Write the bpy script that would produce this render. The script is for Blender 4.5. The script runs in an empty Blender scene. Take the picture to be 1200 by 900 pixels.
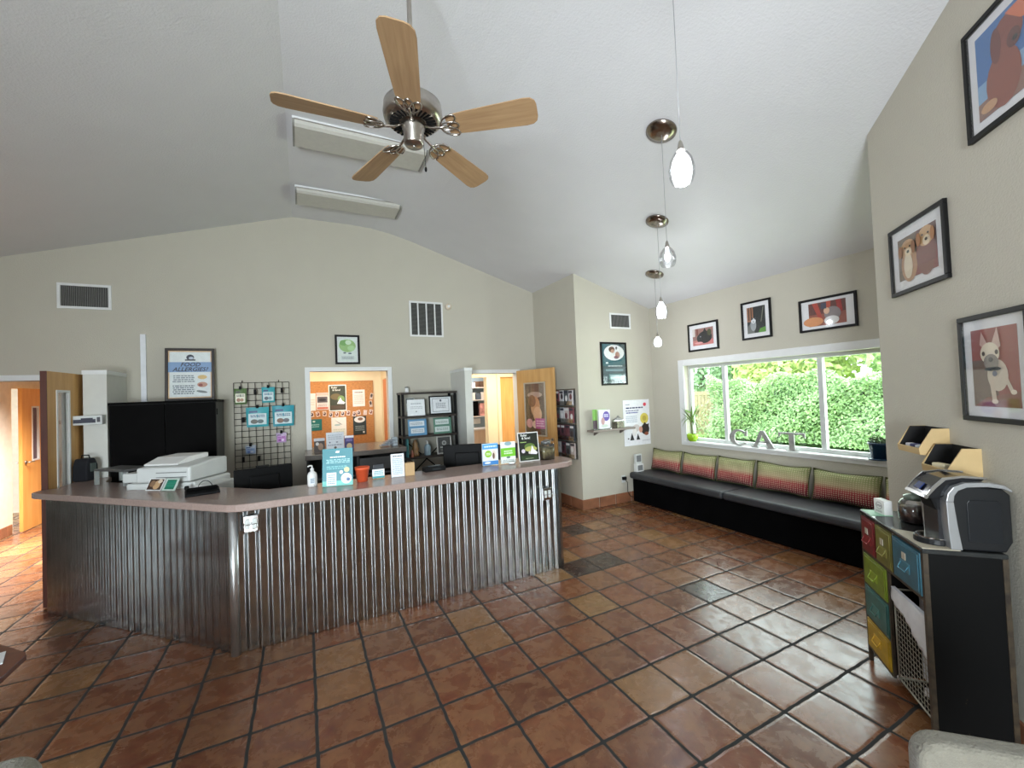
import bpy, bmesh, math, random
from mathutils import Vector, Matrix
C = bpy.context.scene.collection
PI = math.pi
R = math.radians
rnd = random.Random(7)
SC = bpy.context.scene

# ------------------------------------------------------------------ camera, world, big lights, exposure
def setup_camera():
    cd = bpy.data.cameras.new('camera'); cam = bpy.data.objects.new('camera', cd); C.objects.link(cam)
    pitch, roll, turn = 0.0234931, -0.0406709, R(26.6)
    f = Vector((0, math.cos(pitch), math.sin(pitch))); r0 = Vector((1, 0, 0)); u0 = r0.cross(f)
    r = r0*math.cos(roll) + u0*math.sin(roll); u = -r0*math.sin(roll) + u0*math.cos(roll)
    rot = Matrix.Rotation(-turn, 3, 'Z')
    r, u, f = rot @ r, rot @ u, rot @ f
    m = Matrix(((r.x, u.x, -f.x), (r.y, u.y, -f.y), (r.z, u.z, -f.z))).to_4x4()
    m.translation = Vector((0, 0, 1.75)); cam.matrix_world = m
    cd.sensor_width = 36; cd.lens = 488.08/1200*36; cd.clip_start = 0.02; cd.clip_end = 200
    SC.camera = cam
setup_camera()
W = bpy.data.worlds.new('world'); SC.world = W; W.use_nodes = True
bgn = W.node_tree.nodes['Background']; bgn.inputs[0].default_value = (0.86, 0.94, 1.0, 1); bgn.inputs[1].default_value = 2.9
def area(name, loc, rot, sx, sy, power, col=(1, 1, 1), spread=180):
    l = bpy.data.lights.new(name, 'AREA'); l.shape = 'RECTANGLE'; l.size = sx; l.size_y = sy; l.energy = power; l.color = col
    l.spread = R(spread)
    o = bpy.data.objects.new(name, l); C.objects.link(o); o.location = loc; o.rotation_euler = rot; return o
area('added_rear_fill', (-1.9, -2.5, 1.45), (R(99), 0, R(-36)), 2.0, 1.9, 98, (0.86, 0.93, 1.0), spread=120)  # added fill lamp inside an assumed rear window, tilted up and turned right
area('added_left_fill', (-8.5, -0.3, 1.6), (R(90), 0, R(-90)), 1.3, 1.2, 9, (0.86, 0.93, 1.0))  # added weak lamp just inside the assumed left window
area('added_main_window_fill', (5.30, 3.2, 1.5), (R(90), 0, R(90)), 2.2, 1.0, 9, (0.92, 1.0, 0.94))  # added lamp outside the glass to strengthen daylight and the floor highlight
area('assumed_office_lamp', (0.2, 6.95, 2.45), (0, 0, 0), 1.0, 0.5, 8.5, (1.0, 0.84, 0.66))  # assumed unseen lamp for the office's warm light
area('assumed_hall_lamp', (3.2, 7.1, 2.45), (0, 0, 0), 1.0, 0.4, 15, (1.0, 0.83, 0.64))  # assumed lamp out of view, warms the hall
area('assumed_storeroom_lamp', (3.3, 9.1, 2.45), (0, 0, 0), 0.8, 0.5, 12, (1.0, 0.90, 0.80))  # assumed too, an unseen lamp lighting the storeroom
area('corridor_daylight_fill', (-2.9, 7.6, 2.45), (0, 0, 0), 0.8, 1.4, 70, (1.0, 0.93, 0.88), spread=110)  # added lamp, stands in for the daylight flooding the corridor floor
SC.view_settings.view_transform = 'Standard'; SC.view_settings.look = 'None'
SC.view_settings.gamma = 1.0; SC.view_settings.use_curve_mapping = False
SC.view_settings.exposure = 1.46

# ------------------------------------------------------------------ materials
def lin(c):
    return tuple(((v/255)/12.92 if v/255 <= 0.04045 else ((v/255+0.055)/1.055)**2.4) for v in c)
_m = {}
def mat(name, rgb, rough=0.6, metal=0.0, var=0.06, scale=12.0, bump=0.0, bscale=60.0, emit=0.0, coat=0.0, stretch=None, sheen=0, spec=0.5):
    if name in _m: return _m[name]
    m = bpy.data.materials.new(name); m.use_nodes = True; nt = m.node_tree; N = nt.nodes; L = nt.links
    b = N['Principled BSDF']; b.inputs['Roughness'].default_value = rough; b.inputs['Metallic'].default_value = metal
    b.inputs['Coat Weight'].default_value = coat; b.inputs['Coat Roughness'].default_value = 0.08
    if sheen: b.inputs['Sheen Weight'].default_value = sheen
    b.inputs['Specular IOR Level'].default_value = spec
    c = lin(rgb)
    tc = N.new('ShaderNodeTexCoord'); mp = N.new('ShaderNodeMapping'); L.new(tc.outputs['Object'], mp.inputs[0])
    if stretch: mp.inputs['Scale'].default_value = stretch
    n = N.new('ShaderNodeTexNoise'); n.inputs['Scale'].default_value = scale; n.inputs['Detail'].default_value = 4; L.new(mp.outputs[0], n.inputs[0])
    r = N.new('ShaderNodeValToRGB'); L.new(n.outputs[0], r.inputs[0])
    r.color_ramp.elements[0].position = 0.3; r.color_ramp.elements[1].position = 0.7
    r.color_ramp.elements[0].color = tuple(v*(1-var) for v in c)+(1,); r.color_ramp.elements[1].color = tuple(min(1, v*(1+var)) for v in c)+(1,)
    L.new(r.outputs[0], b.inputs['Base Color'])
    if bump:
        n2 = N.new('ShaderNodeTexNoise'); n2.inputs['Scale'].default_value = bscale; n2.inputs['Detail'].default_value = 3; L.new(mp.outputs[0], n2.inputs[0])
        bp = N.new('ShaderNodeBump'); bp.inputs['Strength'].default_value = bump; bp.inputs['Distance'].default_value = 0.01
        L.new(n2.outputs[0], bp.inputs['Height']); L.new(bp.outputs[0], b.inputs['Normal'])
    if emit:
        b.inputs['Emission Color'].default_value = c+(1,); b.inputs['Emission Strength'].default_value = emit
    _m[name] = m; return m
def wood(name, rgb, rgb2, rough=0.45, stretch=(14, 14, 1.2), scale=2.0, coat=0.0):
    if name in _m: return _m[name]
    m = bpy.data.materials.new(name); m.use_nodes = True; nt = m.node_tree; N = nt.nodes; L = nt.links
    b = N['Principled BSDF']; b.inputs['Roughness'].default_value = rough; b.inputs['Coat Weight'].default_value = coat
    tc = N.new('ShaderNodeTexCoord'); mp = N.new('ShaderNodeMapping'); mp.inputs['Scale'].default_value = stretch; L.new(tc.outputs['Object'], mp.inputs[0])
    n = N.new('ShaderNodeTexNoise'); n.inputs['Scale'].default_value = scale; n.inputs['Detail'].default_value = 6; n.inputs['Distortion'].default_value = 0.6; L.new(mp.outputs[0], n.inputs[0])
    r = N.new('ShaderNodeValToRGB'); L.new(n.outputs[0], r.inputs[0]); r.color_ramp.elements[0].position = 0.3; r.color_ramp.elements[1].position = 0.7
    r.color_ramp.elements[0].color = lin(rgb)+(1,); r.color_ramp.elements[1].color = lin(rgb2)+(1,)
    L.new(r.outputs[0], b.inputs['Base Color']); _m[name] = m; return m
def thin_glass(name, tint=(0.97, 0.99, 0.98), gloss=0.09):
    if name in _m: return _m[name]
    m = bpy.data.materials.new(name); m.use_nodes = True; nt = m.node_tree; N = nt.nodes; L = nt.links
    N.remove(N['Principled BSDF']); t = N.new('ShaderNodeBsdfTransparent'); t.inputs[0].default_value = tint+(1,)
    g = N.new('ShaderNodeBsdfGlossy'); g.inputs['Roughness'].default_value = 0.03
    lw = N.new('ShaderNodeLayerWeight'); lw.inputs[0].default_value = 0.35
    mr = N.new('ShaderNodeMapRange'); mr.inputs[3].default_value = gloss*0.5; mr.inputs[4].default_value = min(1, gloss*6); L.new(lw.outputs['Fresnel'], mr.inputs[0])
    mx = N.new('ShaderNodeMixShader'); L.new(mr.outputs[0], mx.inputs[0]); L.new(t.outputs[0], mx.inputs[1]); L.new(g.outputs[0], mx.inputs[2])
    L.new(mx.outputs[0], N['Material Output'].inputs[0]); _m[name] = m; return m
def ink(rgb, rough=0.45):
    return mat('ink_%02x%02x%02x' % tuple(rgb), rgb, rough, var=0.05, scale=25)

M_wall = mat('wall_paint', (188, 183, 169), 0.75, var=0.015, scale=3, bump=0.25, bscale=90)
M_ceil = mat('ceiling_paint', (213, 213, 215), 0.85, var=0.015, scale=3, bump=0.3, bscale=70)
M_white = mat('white_trim', (222, 223, 222), 0.45, var=0.02)
M_cream = mat('cream_paint', (232, 214, 178), 0.6, var=0.02)
M_oak = wood('oak_veneer', (196, 148, 88), (214, 170, 110), stretch=(9, 9, 0.8))
M_orange = wood('orange_veneer', (214, 148, 72), (228, 168, 92), stretch=(9, 9, 0.8))
M_dkred = wood('red_brown_edge', (70, 32, 22), (92, 44, 28))
M_black = mat('black_lacquer', (9, 8, 8), 0.6, var=0.2, spec=0.04)
M_blackm = mat('black_matte', (15, 15, 16), 0.7, var=0.2, spec=0.2)
M_frame = mat('black_frame', (13, 12, 12), 0.45, var=0.1, spec=0.25)
M_nickel = mat('brushed_nickel', (178, 172, 164), 0.28, 1.0, var=0.08, scale=40)
M_chrome = mat('chrome', (215, 216, 218), 0.08, 1.0, var=0.02)
M_steel = mat('grey_steel', (120, 122, 122), 0.4, 0.6)
M_glass = thin_glass('clear_glass')
M_pane = thin_glass('window_glass', (0.93, 0.97, 0.95), 0.05)
M_pglass = thin_glass('picture_glass', (1, 1, 1), 0.025)
M_plastic = mat('white_plastic', (205, 208, 206), 0.45, var=0.03)
M_mat = mat('mat_board', (228, 228, 230), 0.7, var=0.02)
M_leaf = mat('leaf_green', (78, 128, 52), 0.5, var=0.35, scale=9)

# ------------------------------------------------------------------ mesh helpers
class MB:
    def __init__(s): s.bm = bmesh.new(); s.mats = []
    def mi(s, m):
        if m not in s.mats: s.mats.append(m)
        return s.mats.index(m)
    def face(s, pts, m=None, smooth=False):
        vs = [s.bm.verts.new(p) for p in pts]
        f = s.bm.faces.new(vs); f.smooth = smooth
        if m: f.material_index = s.mi(m)
        return f
    def box(s, x0, x1, y0, y1, z0, z1, m=None):
        v = [s.bm.verts.new(p) for p in ((x0,y0,z0),(x1,y0,z0),(x1,y1,z0),(x0,y1,z0),(x0,y0,z1),(x1,y0,z1),(x1,y1,z1),(x0,y1,z1))]
        for q in ((0,3,2,1),(4,5,6,7),(0,1,5,4),(1,2,6,5),(2,3,7,6),(3,0,4,7)):
            f = s.bm.faces.new([v[i] for i in q])
            if m: f.material_index = s.mi(m)
        return s
    def hexa(s, p, m=None):   # 8 points bottom ring then top ring
        v = [s.bm.verts.new(q) for q in p]
        for q in ((0,3,2,1),(4,5,6,7),(0,1,5,4),(1,2,6,5),(2,3,7,6),(3,0,4,7)):
            f = s.bm.faces.new([v[i] for i in q])
            if m: f.material_index = s.mi(m)
    def prism(s, pts, fn, a, b, m=None, smooth=False):   # 2D outline, fn(p, t) -> 3D
        A = [s.bm.verts.new(fn(p, a)) for p in pts]; B = [s.bm.verts.new(fn(p, b)) for p in pts]
        fs = [s.bm.faces.new(A[::-1]), s.bm.faces.new(B)]
        n = len(pts)
        for i in range(n):
            f = s.bm.faces.new((A[i], A[(i+1) % n], B[(i+1) % n], B[i])); f.smooth = smooth; fs.append(f)
        if m:
            for f in fs: f.material_index = s.mi(m)
        return s
    def prismz(s, pts, z0, z1, m=None, smooth=False): return s.prism(pts, lambda p, t: (p[0], p[1], t), z0, z1, m, smooth)
    def prismx(s, pts, x0, x1, m=None, smooth=False): return s.prism(pts, lambda p, t: (t, p[0], p[1]), x0, x1, m, smooth)
    def prismy(s, pts, y0, y1, m=None, smooth=False): return s.prism(pts, lambda p, t: (p[0], t, p[1]), y0, y1, m, smooth)
    def lathe(s, prof, c=(0, 0, 0), n=24, m=None, smooth=True, cap=True):
        rings = []
        for r, z in prof:
            rings.append([s.bm.verts.new((c[0]+r*math.cos(2*PI*i/n), c[1]+r*math.sin(2*PI*i/n), c[2]+z)) for i in range(n)])
        for a, b in zip(rings, rings[1:]):
            for i in range(n):
                f = s.bm.faces.new((a[i], a[(i+1) % n], b[(i+1) % n], b[i])); f.smooth = smooth
                if m: f.material_index = s.mi(m)
        if cap:
            for ring in (rings[0][::-1], rings[-1]):
                try:
                    f = s.bm.faces.new(ring)
                    if m: f.material_index = s.mi(m)
                except Exception: pass
        return s
    def tube(s, pts, r, n=8, m=None, closed=False):
        pts = [Vector(p) for p in pts]; rings = []
        for i, p in enumerate(pts):
            if closed: d = pts[(i+1) % len(pts)]-pts[i-1]
            else: d = pts[min(i+1, len(pts)-1)]-pts[max(i-1, 0)]
            d.normalize(); up = Vector((0, 0, 1)) if abs(d.z) < 0.9 else Vector((1, 0, 0))
            a = d.cross(up).normalized(); b = d.cross(a)
            rr = r[i] if isinstance(r, (list, tuple)) else r
            rings.append([s.bm.verts.new(p+a*rr*math.cos(2*PI*k/n)+b*rr*math.sin(2*PI*k/n)) for k in range(n)])
        prs = list(zip(rings, rings[1:])) + ([(rings[-1], rings[0])] if closed else [])
        for a, b in prs:
            for k in range(n):
                f = s.bm.faces.new((a[k], a[(k+1) % n], b[(k+1) % n], b[k])); f.smooth = True
                if m: f.material_index = s.mi(m)
        if not closed:
            for ring in (rings[0][::-1], rings[-1]):
                f = s.bm.faces.new(ring)
                if m: f.material_index = s.mi(m)
        return s
    def ball(s, c, rx, ry, rz, n=16, k=10, m=None):
        prof = []
        rings = []
        for j in range(1, k):
            t = PI*j/k
            rings.append([s.bm.verts.new((c[0]+rx*math.sin(t)*math.cos(2*PI*i/n), c[1]+ry*math.sin(t)*math.sin(2*PI*i/n), c[2]-rz*math.cos(t))) for i in range(n)])
        lo = s.bm.verts.new((c[0], c[1], c[2]-rz)); hi = s.bm.verts.new((c[0], c[1], c[2]+rz)); fs = []
        for i in range(n):
            fs.append(s.bm.faces.new((lo, rings[0][(i+1) % n], rings[0][i]))); fs.append(s.bm.faces.new((hi, rings[-1][i], rings[-1][(i+1) % n])))
            for a, b in zip(rings, rings[1:]): fs.append(s.bm.faces.new((a[i], a[(i+1) % n], b[(i+1) % n], b[i])))
        for f in fs:
            f.smooth = True
            if m: f.material_index = s.mi(m)
        return s
    def build(s, name, m=None, parent=None, loc=(0, 0, 0), rot=0, bevel=0, seg=2):
        me = bpy.data.meshes.new(name); bmesh.ops.recalc_face_normals(s.bm, faces=s.bm.faces[:])
        s.bm.to_mesh(me); s.bm.free()
        if s.mats:
            for q in s.mats: me.materials.append(q)
        else: me.materials.append(m)
        o = bpy.data.objects.new(name, me); C.objects.link(o); o.location = loc; o.rotation_euler = (0, 0, rot) if not isinstance(rot, tuple) else rot
        if parent: o.parent = parent
        if bevel:
            b = o.modifiers.new('bevel', 'BEVEL'); b.width = bevel; b.segments = seg; b.limit_method = 'ANGLE'; b.angle_limit = R(40)
        return o
def tag(o, label, cat, group=None, kind=None):
    o['label'] = label; o['category'] = cat
    if group: o['group'] = group
    if kind: o['kind'] = kind
    return o
def thing(name, label, cat, loc=(0, 0, 0), rot=0, group=None):
    o = bpy.data.objects.new(name, None); C.objects.link(o); o.location = loc
    o.rotation_euler = (0, 0, rot) if not isinstance(rot, tuple) else rot
    o.empty_display_size = 0.05
    return tag(o, label, cat, group)
def struct(o): o['kind'] = 'structure'; return o
def copytree(o, parent=None):
    c = o.copy(); C.objects.link(c)
    if parent: c.parent = parent
    for ch in list(o.children): copytree(ch, c)
    return c
def cyl(mb, c, r, z0, z1, n=20, m=None): return mb.lathe([(r, z0), (r, z1)], c, n, m)
_txt = {}
def text_polys(s, font_bold=False, shear=0.0):
    k = (s, shear)
    if k in _txt: return _txt[k]
    cu = bpy.data.curves.new('t', 'FONT'); cu.body = s; cu.size = 1; cu.resolution_u = 2; cu.shear = shear; cu.align_x = 'CENTER'; cu.align_y = 'CENTER'
    if font_bold: cu.offset = 0.018
    o = bpy.data.objects.new('t', cu); C.objects.link(o); bpy.context.view_layer.update()
    me = bpy.data.meshes.new_from_object(o.evaluated_get(bpy.context.evaluated_depsgraph_get()))
    P = [[(me.vertices[i].co.x, me.vertices[i].co.y) for i in p.vertices] for p in me.polygons]
    bpy.data.objects.remove(o); bpy.data.curves.remove(cu); bpy.data.meshes.remove(me); _txt[k] = P; return P
# picture content: shapes in a w x h rectangle facing -y, lower left corner at x0, z0
def art(mb, x0, z0, w, h, y, items):
    d = 0.0005; k = 0
    for it in items:
        k += 1; yy = y-d*k; t = it[0]
        if t == 'r':
            a, b, c2, e = it[1:5]
            mb.face([(x0+a*w, yy, z0+b*h), (x0+c2*w, yy, z0+b*h), (x0+c2*w, yy, z0+e*h), (x0+a*w, yy, z0+e*h)], ink(it[5]))
        elif t == 'e':
            cx, cy, rx, ry = it[1:5]; ang = it[6] if len(it) > 6 else 0
            pts = []
            for i in range(20):
                px_, pz_ = rx*w*math.cos(2*PI*i/20), ry*h*math.sin(2*PI*i/20)
                pts.append((x0+cx*w+px_*math.cos(ang)-pz_*math.sin(ang), yy, z0+cy*h+px_*math.sin(ang)+pz_*math.cos(ang)))
            mb.face(pts, ink(it[5]))
        elif t == 'p':
            mb.face([(x0+p[0]*w, yy, z0+p[1]*h) for p in it[1]], ink(it[2]))
        elif t == 'l':      # block of indistinct small print: a, b, c, e, rows, colour
            a, b, c2, e, n, col = it[1:7]; rr = random.Random(int(a*100+b*977+n))
            for i in range(n):
                zc_ = b+(e-b)*(i+0.5)/n; hh = (e-b)/n*0.28; x = a+rr.uniform(0, 0.05)*(c2-a)
                while x < c2-0.02*(c2-a):
                    x2 = min(c2, x+rr.uniform(0.06, 0.2)*(c2-a))
                    mb.face([(x0+x*w, yy, z0+(zc_-hh)*h), (x0+x2*w, yy, z0+(zc_-hh)*h), (x0+x2*w, yy, z0+(zc_+hh)*h), (x0+x*w, yy, z0+(zc_+hh)*h)], ink(col))
                    x = x2+0.03*(c2-a)
        elif t == 't':      # cx, cy, size (fraction of h), text, colour, shear
            cx, cy, sz, s, col = it[1:6]; sh = it[6] if len(it) > 6 else 0
            for poly in text_polys(s, True, sh):
                mb.face([(x0+cx*w+p[0]*sz*h, yy, z0+cy*h+p[1]*sz*h) for p in poly], ink(col))
    return mb
def framed(name, label, cat, loc, rot, w, h, items, fw=0.025, matw=0.06, fcol=None, depth=0.022, group=None, glass=True, lean=0, matcol=None, matw2=None):
    # origin at bottom-left of the frame, back against the wall at y=0
    fcol = fcol or M_frame
    t = thing(name, label, cat, loc, rot if not lean else (lean, 0, rot), group)
    f = MB()
    for a in ((0, w, 0, fw), (0, w, h-fw, h)): f.box(a[0], a[1], -depth, 0, a[2], a[3])
    for a in ((0, fw), (w-fw, w)): f.box(a[0], a[1], -depth, 0, fw, h-fw)
    f.build('frame', fcol, t, bevel=0.003)
    if matw > 0:
        MB().box(fw, w-fw, -0.008, -0.002, fw, h-fw).build('mat_board', matcol or M_mat, t)
    mz = matw2 if matw2 is not None else matw
    b = MB(); b.box(fw+matw, w-fw-matw, -0.0095, -0.0082, fw+mz, h-fw-mz, ink((200, 200, 200)))
    art(b, fw+matw, fw+mz, w-2*fw-2*matw, h-2*fw-2*mz, -0.0095, items); b.build('picture', None, t)
    if glass: MB().box(fw, w-fw, -0.0185, -0.0175, fw, h-fw).build('glass', M_pglass, t)
    return t
def sheet(name, label, cat, loc, rot, w, h, items, base=(235, 235, 235), th=0.003, lean=0.0, group=None):
    o = MB(); o.box(0, w, -th, 0, 0, h, ink(base)); art(o, 0, 0, w, h, -th, items)
    ob = o.build(name, None, None, loc, (lean, 0, rot))
    return tag(ob, label, cat, group)

# ------------------------------------------------------------------ room shell
UW, VB = 5.108, 6.30
CPTS = [(-9.2, 2.55), (-5.63, 2.55), (-0.08, 4.27), (0.70, 4.27), (0.95, 4.257), (1.2, 4.217), (1.5, 4.147), (6.0, 3.05+0.304*(5.108-6.0))]
def zc(u):
    for (a, za), (b, zb) in zip(CPTS, CPTS[1:]):
        if a <= u <= b: return za+(zb-za)*(u-a)/(b-a)
    return 2.55
def wall(name, P0, P1, side, cols, m=M_wall, th=0.12, top=None):
    """cols: list of (s0, s1, [(zb, zt or None)]) along the inner face P0->P1, thickness to the side (+1 left, -1 right)"""
    P0, P1 = Vector(P0), Vector(P1); L = (P1-P0).length; d = (P1-P0)/L; n = Vector((-d.y, d.x))*side*th
    mb = MB()
    for s0, s1, spans in cols:
        br = [s0, s1]
        if abs(d.x) > 1e-6:
            for ub in [p[0] for p in CPTS]:
                sb = (ub-P0.x)/d.x
                if s0 < sb < s1: br.append(sb)
        br.sort()
        for a, b in zip(br, br[1:]):
            for zb, zt in spans:
                A, B = P0+d*a, P0+d*b
                za = (top if top else zc(A.x)+0.02) if zt is None else zt; zz = (top if top else zc(B.x)+0.02) if zt is None else zt
                A2, B2 = A+n, B+n
                mb.hexa([(A.x, A.y, zb), (B.x, B.y, zb), (B2.x, B2.y, zb), (A2.x, A2.y, zb), (A.x, A.y, za), (B.x, B.y, zz), (B2.x, B2.y, zz), (A2.x, A2.y, za)])
    return struct(mb.build(name, m))
U0 = -8.6
wall('wall_back', (U0, VB), (3.627, VB), 1, [(0, 5.55, [(0, None)]), (5.55, 6.585, [(2.10, None)]), (6.585, 8.68, [(0, None)]), (8.68, 9.712, [(0, 1.05), (2.17, None)]),
     (9.712, 10.785, [(0, None)]), (10.785, 11.87, [(2.10, None)]), (11.87, 12.227, [(0, None)])])
wall('wall_niche', (3.627, VB+0.12), (3.627, 5.065), 1, [(0, 1.355, [(0, None)])])
wall('wall_corner', (3.627, 5.065), (UW+0.12, 5.065), 1, [(0.12, UW+0.12-3.627, [(0, None)])])
WV0, WV1, WZ0, WZ1 = 2.02, 4.42, 0.94, 2.06
wall('wall_window', (UW, 5.065), (UW, 1.46), 1, [(0, 5.065-WV1, [(0, None)]), (5.065-WV1, 5.065-WV0, [(0, WZ0), (WZ1, None)]), (5.065-WV0, 3.605, [(0, None)])])
wall('wall_return', (3.65, 1.46), (UW+0.12, 1.46), -1, [(0.0, UW+0.12-3.65, [(0, None)])])
wall('wall_right', (3.65, 1.46), (-0.41, -2.60), 1, [(0, 5.742, [(0, None)])], th=0.12)
wall('wall_rear', (-0.41, -2.60), (U0, -2.60), 1, [(0, 0.5, [(0, None)]), (0.5, 2.6, [(0, 0.35), (2.35, None)]), (2.6, 8.19, [(0, None)])])
wall('wall_left', (U0, -2.60), (U0, VB+0.12), 1, [(0, 1.6, [(0, None)]), (1.6, 3.0, [(0, 0.95), (2.25, None)]), (3.0, 9.02, [(0, None)])])
# ceiling: two slopes and a flat strip between them
cb = MB()
pr = [(U0-0.3, 2.55)]+CPTS[1:-1]+[(UW+0.3, zc(UW+0.3))]
cb.prism(pr+[(p[0], p[1]+0.15) for p in pr[::-1]], lambda p, t: (p[0], t, p[1]), -3.0, 6.60)
struct(cb.build('ceiling', M_ceil))
struct(MB().box(-5.6, 5.3, 6.60, 10.9, 2.60, 2.70).build('ceiling', mat('back_room_ceiling', (225, 220, 205), 0.8)))

def floor_material():
    m = bpy.data.materials.new('saltillo_tile'); m.use_nodes = True; nt = m.node_tree; N = nt.nodes; L = nt.links
    b = N['Principled BSDF']
    def math_(op, a, bb=None, c=None):
        n = N.new('ShaderNodeMath'); n.operation = op
        for i, v in enumerate((a, bb, c)):
            if v is None: continue
            if isinstance(v, (int, float)): n.inputs[i].default_value = v
            else: L.new(v, n.inputs[i])
        return n.outputs[0]
    tc = N.new('ShaderNodeTexCoord'); sp = N.new('ShaderNodeSeparateXYZ')
    # wobble so the hand-made edges are not ruler straight
    nw = N.new('ShaderNodeTexNoise'); nw.inputs['Scale'].default_value = 9; nw.inputs['Detail'].default_value = 2; L.new(tc.outputs['Object'], nw.inputs[0])
    vs = N.new('ShaderNodeVectorMath'); vs.operation = 'SUBTRACT'; L.new(nw.outputs['Color'], vs.inputs[0]); vs.inputs[1].default_value = (0.5, 0.5, 0.5)
    vm = N.new('ShaderNodeVectorMath'); vm.operation = 'SCALE'; L.new(vs.outputs[0], vm.inputs[0]); vm.inputs['Scale'].default_value = 0.016
    va = N.new('ShaderNodeVectorMath'); va.operation = 'ADD'; L.new(tc.outputs['Object'], va.inputs[0]); L.new(vm.outputs[0], va.inputs[1])
    L.new(va.outputs[0], sp.inputs[0])
    P = 0.318
    cu = math_('DIVIDE', math_('SUBTRACT', sp.outputs[0], 1.289), P); cv = math_('DIVIDE', math_('SUBTRACT', sp.outputs[1], 2.357), P)
    iu, iv = math_('FLOOR', cu), math_('FLOOR', cv)
    fu, fv = math_('SUBTRACT', cu, iu), math_('SUBTRACT', cv, iv)
    du = math_('MINIMUM', fu, math_('SUBTRACT', 1, fu)); dv = math_('MINIMUM', fv, math_('SUBTRACT', 1, fv))
    dd = math_('SMOOTH_MIN', du, dv, 0.04)
    ms = N.new('ShaderNodeMapRange'); ms.interpolation_type = 'SMOOTHSTEP'; ms.inputs[1].default_value = 0.020; ms.inputs[2].default_value = 0.034; L.new(dd, ms.inputs[0])
    cid = N.new('ShaderNodeCombineXYZ'); L.new(iu, cid.inputs[0]); L.new(iv, cid.inputs[1])
    wn = N.new('ShaderNodeTexWhiteNoise'); wn.noise_dimensions = '3D'; L.new(cid.outputs[0], wn.inputs[0])
    ramp = N.new('ShaderNodeValToRGB'); L.new(wn.outputs['Value'], ramp.inputs[0]); cr = ramp.color_ramp
    cols = [(0.0, (92, 50, 38)), (0.3, (112, 60, 42)), (0.55, (124, 72, 48)), (0.7, (108, 68, 52)), (0.82, (130, 90, 58)), (1.0, (142, 110, 72))]
    cr.elements[0].color = lin(cols[0][1])+(1,); cr.elements[1].color = lin(cols[-1][1])+(1,)
    for p, c in cols[1:-1]: e = cr.elements.new(p); e.color = lin(c)+(1,)
    # stains inside the tile, shifted per tile
    off = N.new('ShaderNodeVectorMath'); off.operation = 'ADD'; L.new(tc.outputs['Object'], off.inputs[0])
    sc = N.new('ShaderNodeVectorMath'); sc.operation = 'SCALE'; L.new(wn.outputs['Color'], sc.inputs[0]); sc.inputs['Scale'].default_value = 40; L.new(sc.outputs[0], off.inputs[1])
    n1 = N.new('ShaderNodeTexNoise'); n1.inputs['Scale'].default_value = 9; n1.inputs['Detail'].default_value = 7; n1.inputs['Roughness'].default_value = 0.62; n1.inputs['Distortion'].default_value = 0.5; L.new(off.outputs[0], n1.inputs[0])
    r1 = N.new('ShaderNodeValToRGB'); L.new(n1.outputs[0], r1.inputs[0]); r1.color_ramp.elements[0].position = 0.30; r1.color_ramp.elements[1].position = 0.85
    r1.color_ramp.elements[0].color = (0, 0, 0, 1); r1.color_ramp.elements[1].color = (1, 1, 1, 1)
    mx = N.new('ShaderNodeMix'); mx.data_type = 'RGBA'; L.new(math_('MULTIPLY', r1.outputs[0], 0.9), mx.inputs[0]); L.new(ramp.outputs[0], mx.inputs[6]); mx.inputs[7].default_value = lin((150, 108, 70))+(1,)
    n2 = N.new('ShaderNodeTexNoise'); n2.inputs['Scale'].default_value = 20; n2.inputs['Detail'].default_value = 8; n2.inputs['Roughness'].default_value = 0.7; n2.inputs['Distortion'].default_value = 0.3; L.new(off.outputs[0], n2.inputs[0])
    r2 = N.new('ShaderNodeValToRGB'); L.new(n2.outputs[0], r2.inputs[0]); r2.color_ramp.elements[0].position = 0.24; r2.color_ramp.elements[1].position = 0.62
    r2.color_ramp.elements[0].color = (0.55, 0.50, 0.47, 1); r2.color_ramp.elements[1].color = (1, 1, 1, 1)
    m2 = N.new('ShaderNodeMix'); m2.data_type = 'RGBA'; m2.blend_type = 'MULTIPLY'; m2.inputs[0].default_value = 0.8; L.new(mx.outputs[2], m2.inputs[6]); L.new(r2.outputs[0], m2.inputs[7])
    # a few dark slate-like worn tiles
    wn2 = N.new('ShaderNodeTexWhiteNoise'); wn2.noise_dimensions = '3D'; o2 = N.new('ShaderNodeVectorMath'); o2.operation = 'ADD'; L.new(cid.outputs[0], o2.inputs[0]); o2.inputs[1].default_value = (31.7, 11.3, 5.1); L.new(o2.outputs[0], wn2.inputs[0])
    def near(u_, v_):
        a = math_('LESS_THAN', math_('ABSOLUTE', math_('SUBTRACT', iu, u_)), 0.5); bq = math_('LESS_THAN', math_('ABSOLUTE', math_('SUBTRACT', iv, v_)), 0.5); return math_('MULTIPLY', a, bq)
    dk = near(4, 3)
    for q in ((3, 3), (5, 6), (5, 0)): dk = math_('MAXIMUM', dk, near(*q))
    dk = math_('MULTIPLY', dk, math_('ADD', 0.35, math_('MULTIPLY', n2.outputs[0], 1.0)))
    m3 = N.new('ShaderNodeMix'); m3.data_type = 'RGBA'; L.new(dk, m3.inputs[0]); L.new(m2.outputs[2], m3.inputs[6]); m3.inputs[7].default_value = lin((42, 36, 34))+(1,)
    m4 = N.new('ShaderNodeMix'); m4.data_type = 'RGBA'; L.new(ms.outputs[0], m4.inputs[0]); m4.inputs[6].default_value = lin((36, 37, 36))+(1,); L.new(m3.outputs[2], m4.inputs[7])
    L.new(m4.outputs[2], b.inputs['Base Color'])
    rr = N.new('ShaderNodeMapRange'); L.new(n1.outputs[0], rr.inputs[0]); rr.inputs[1].default_value = 0.3; rr.inputs[2].default_value = 0.7; rr.inputs[3].default_value = 0.16; rr.inputs[4].default_value = 0.38
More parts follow.
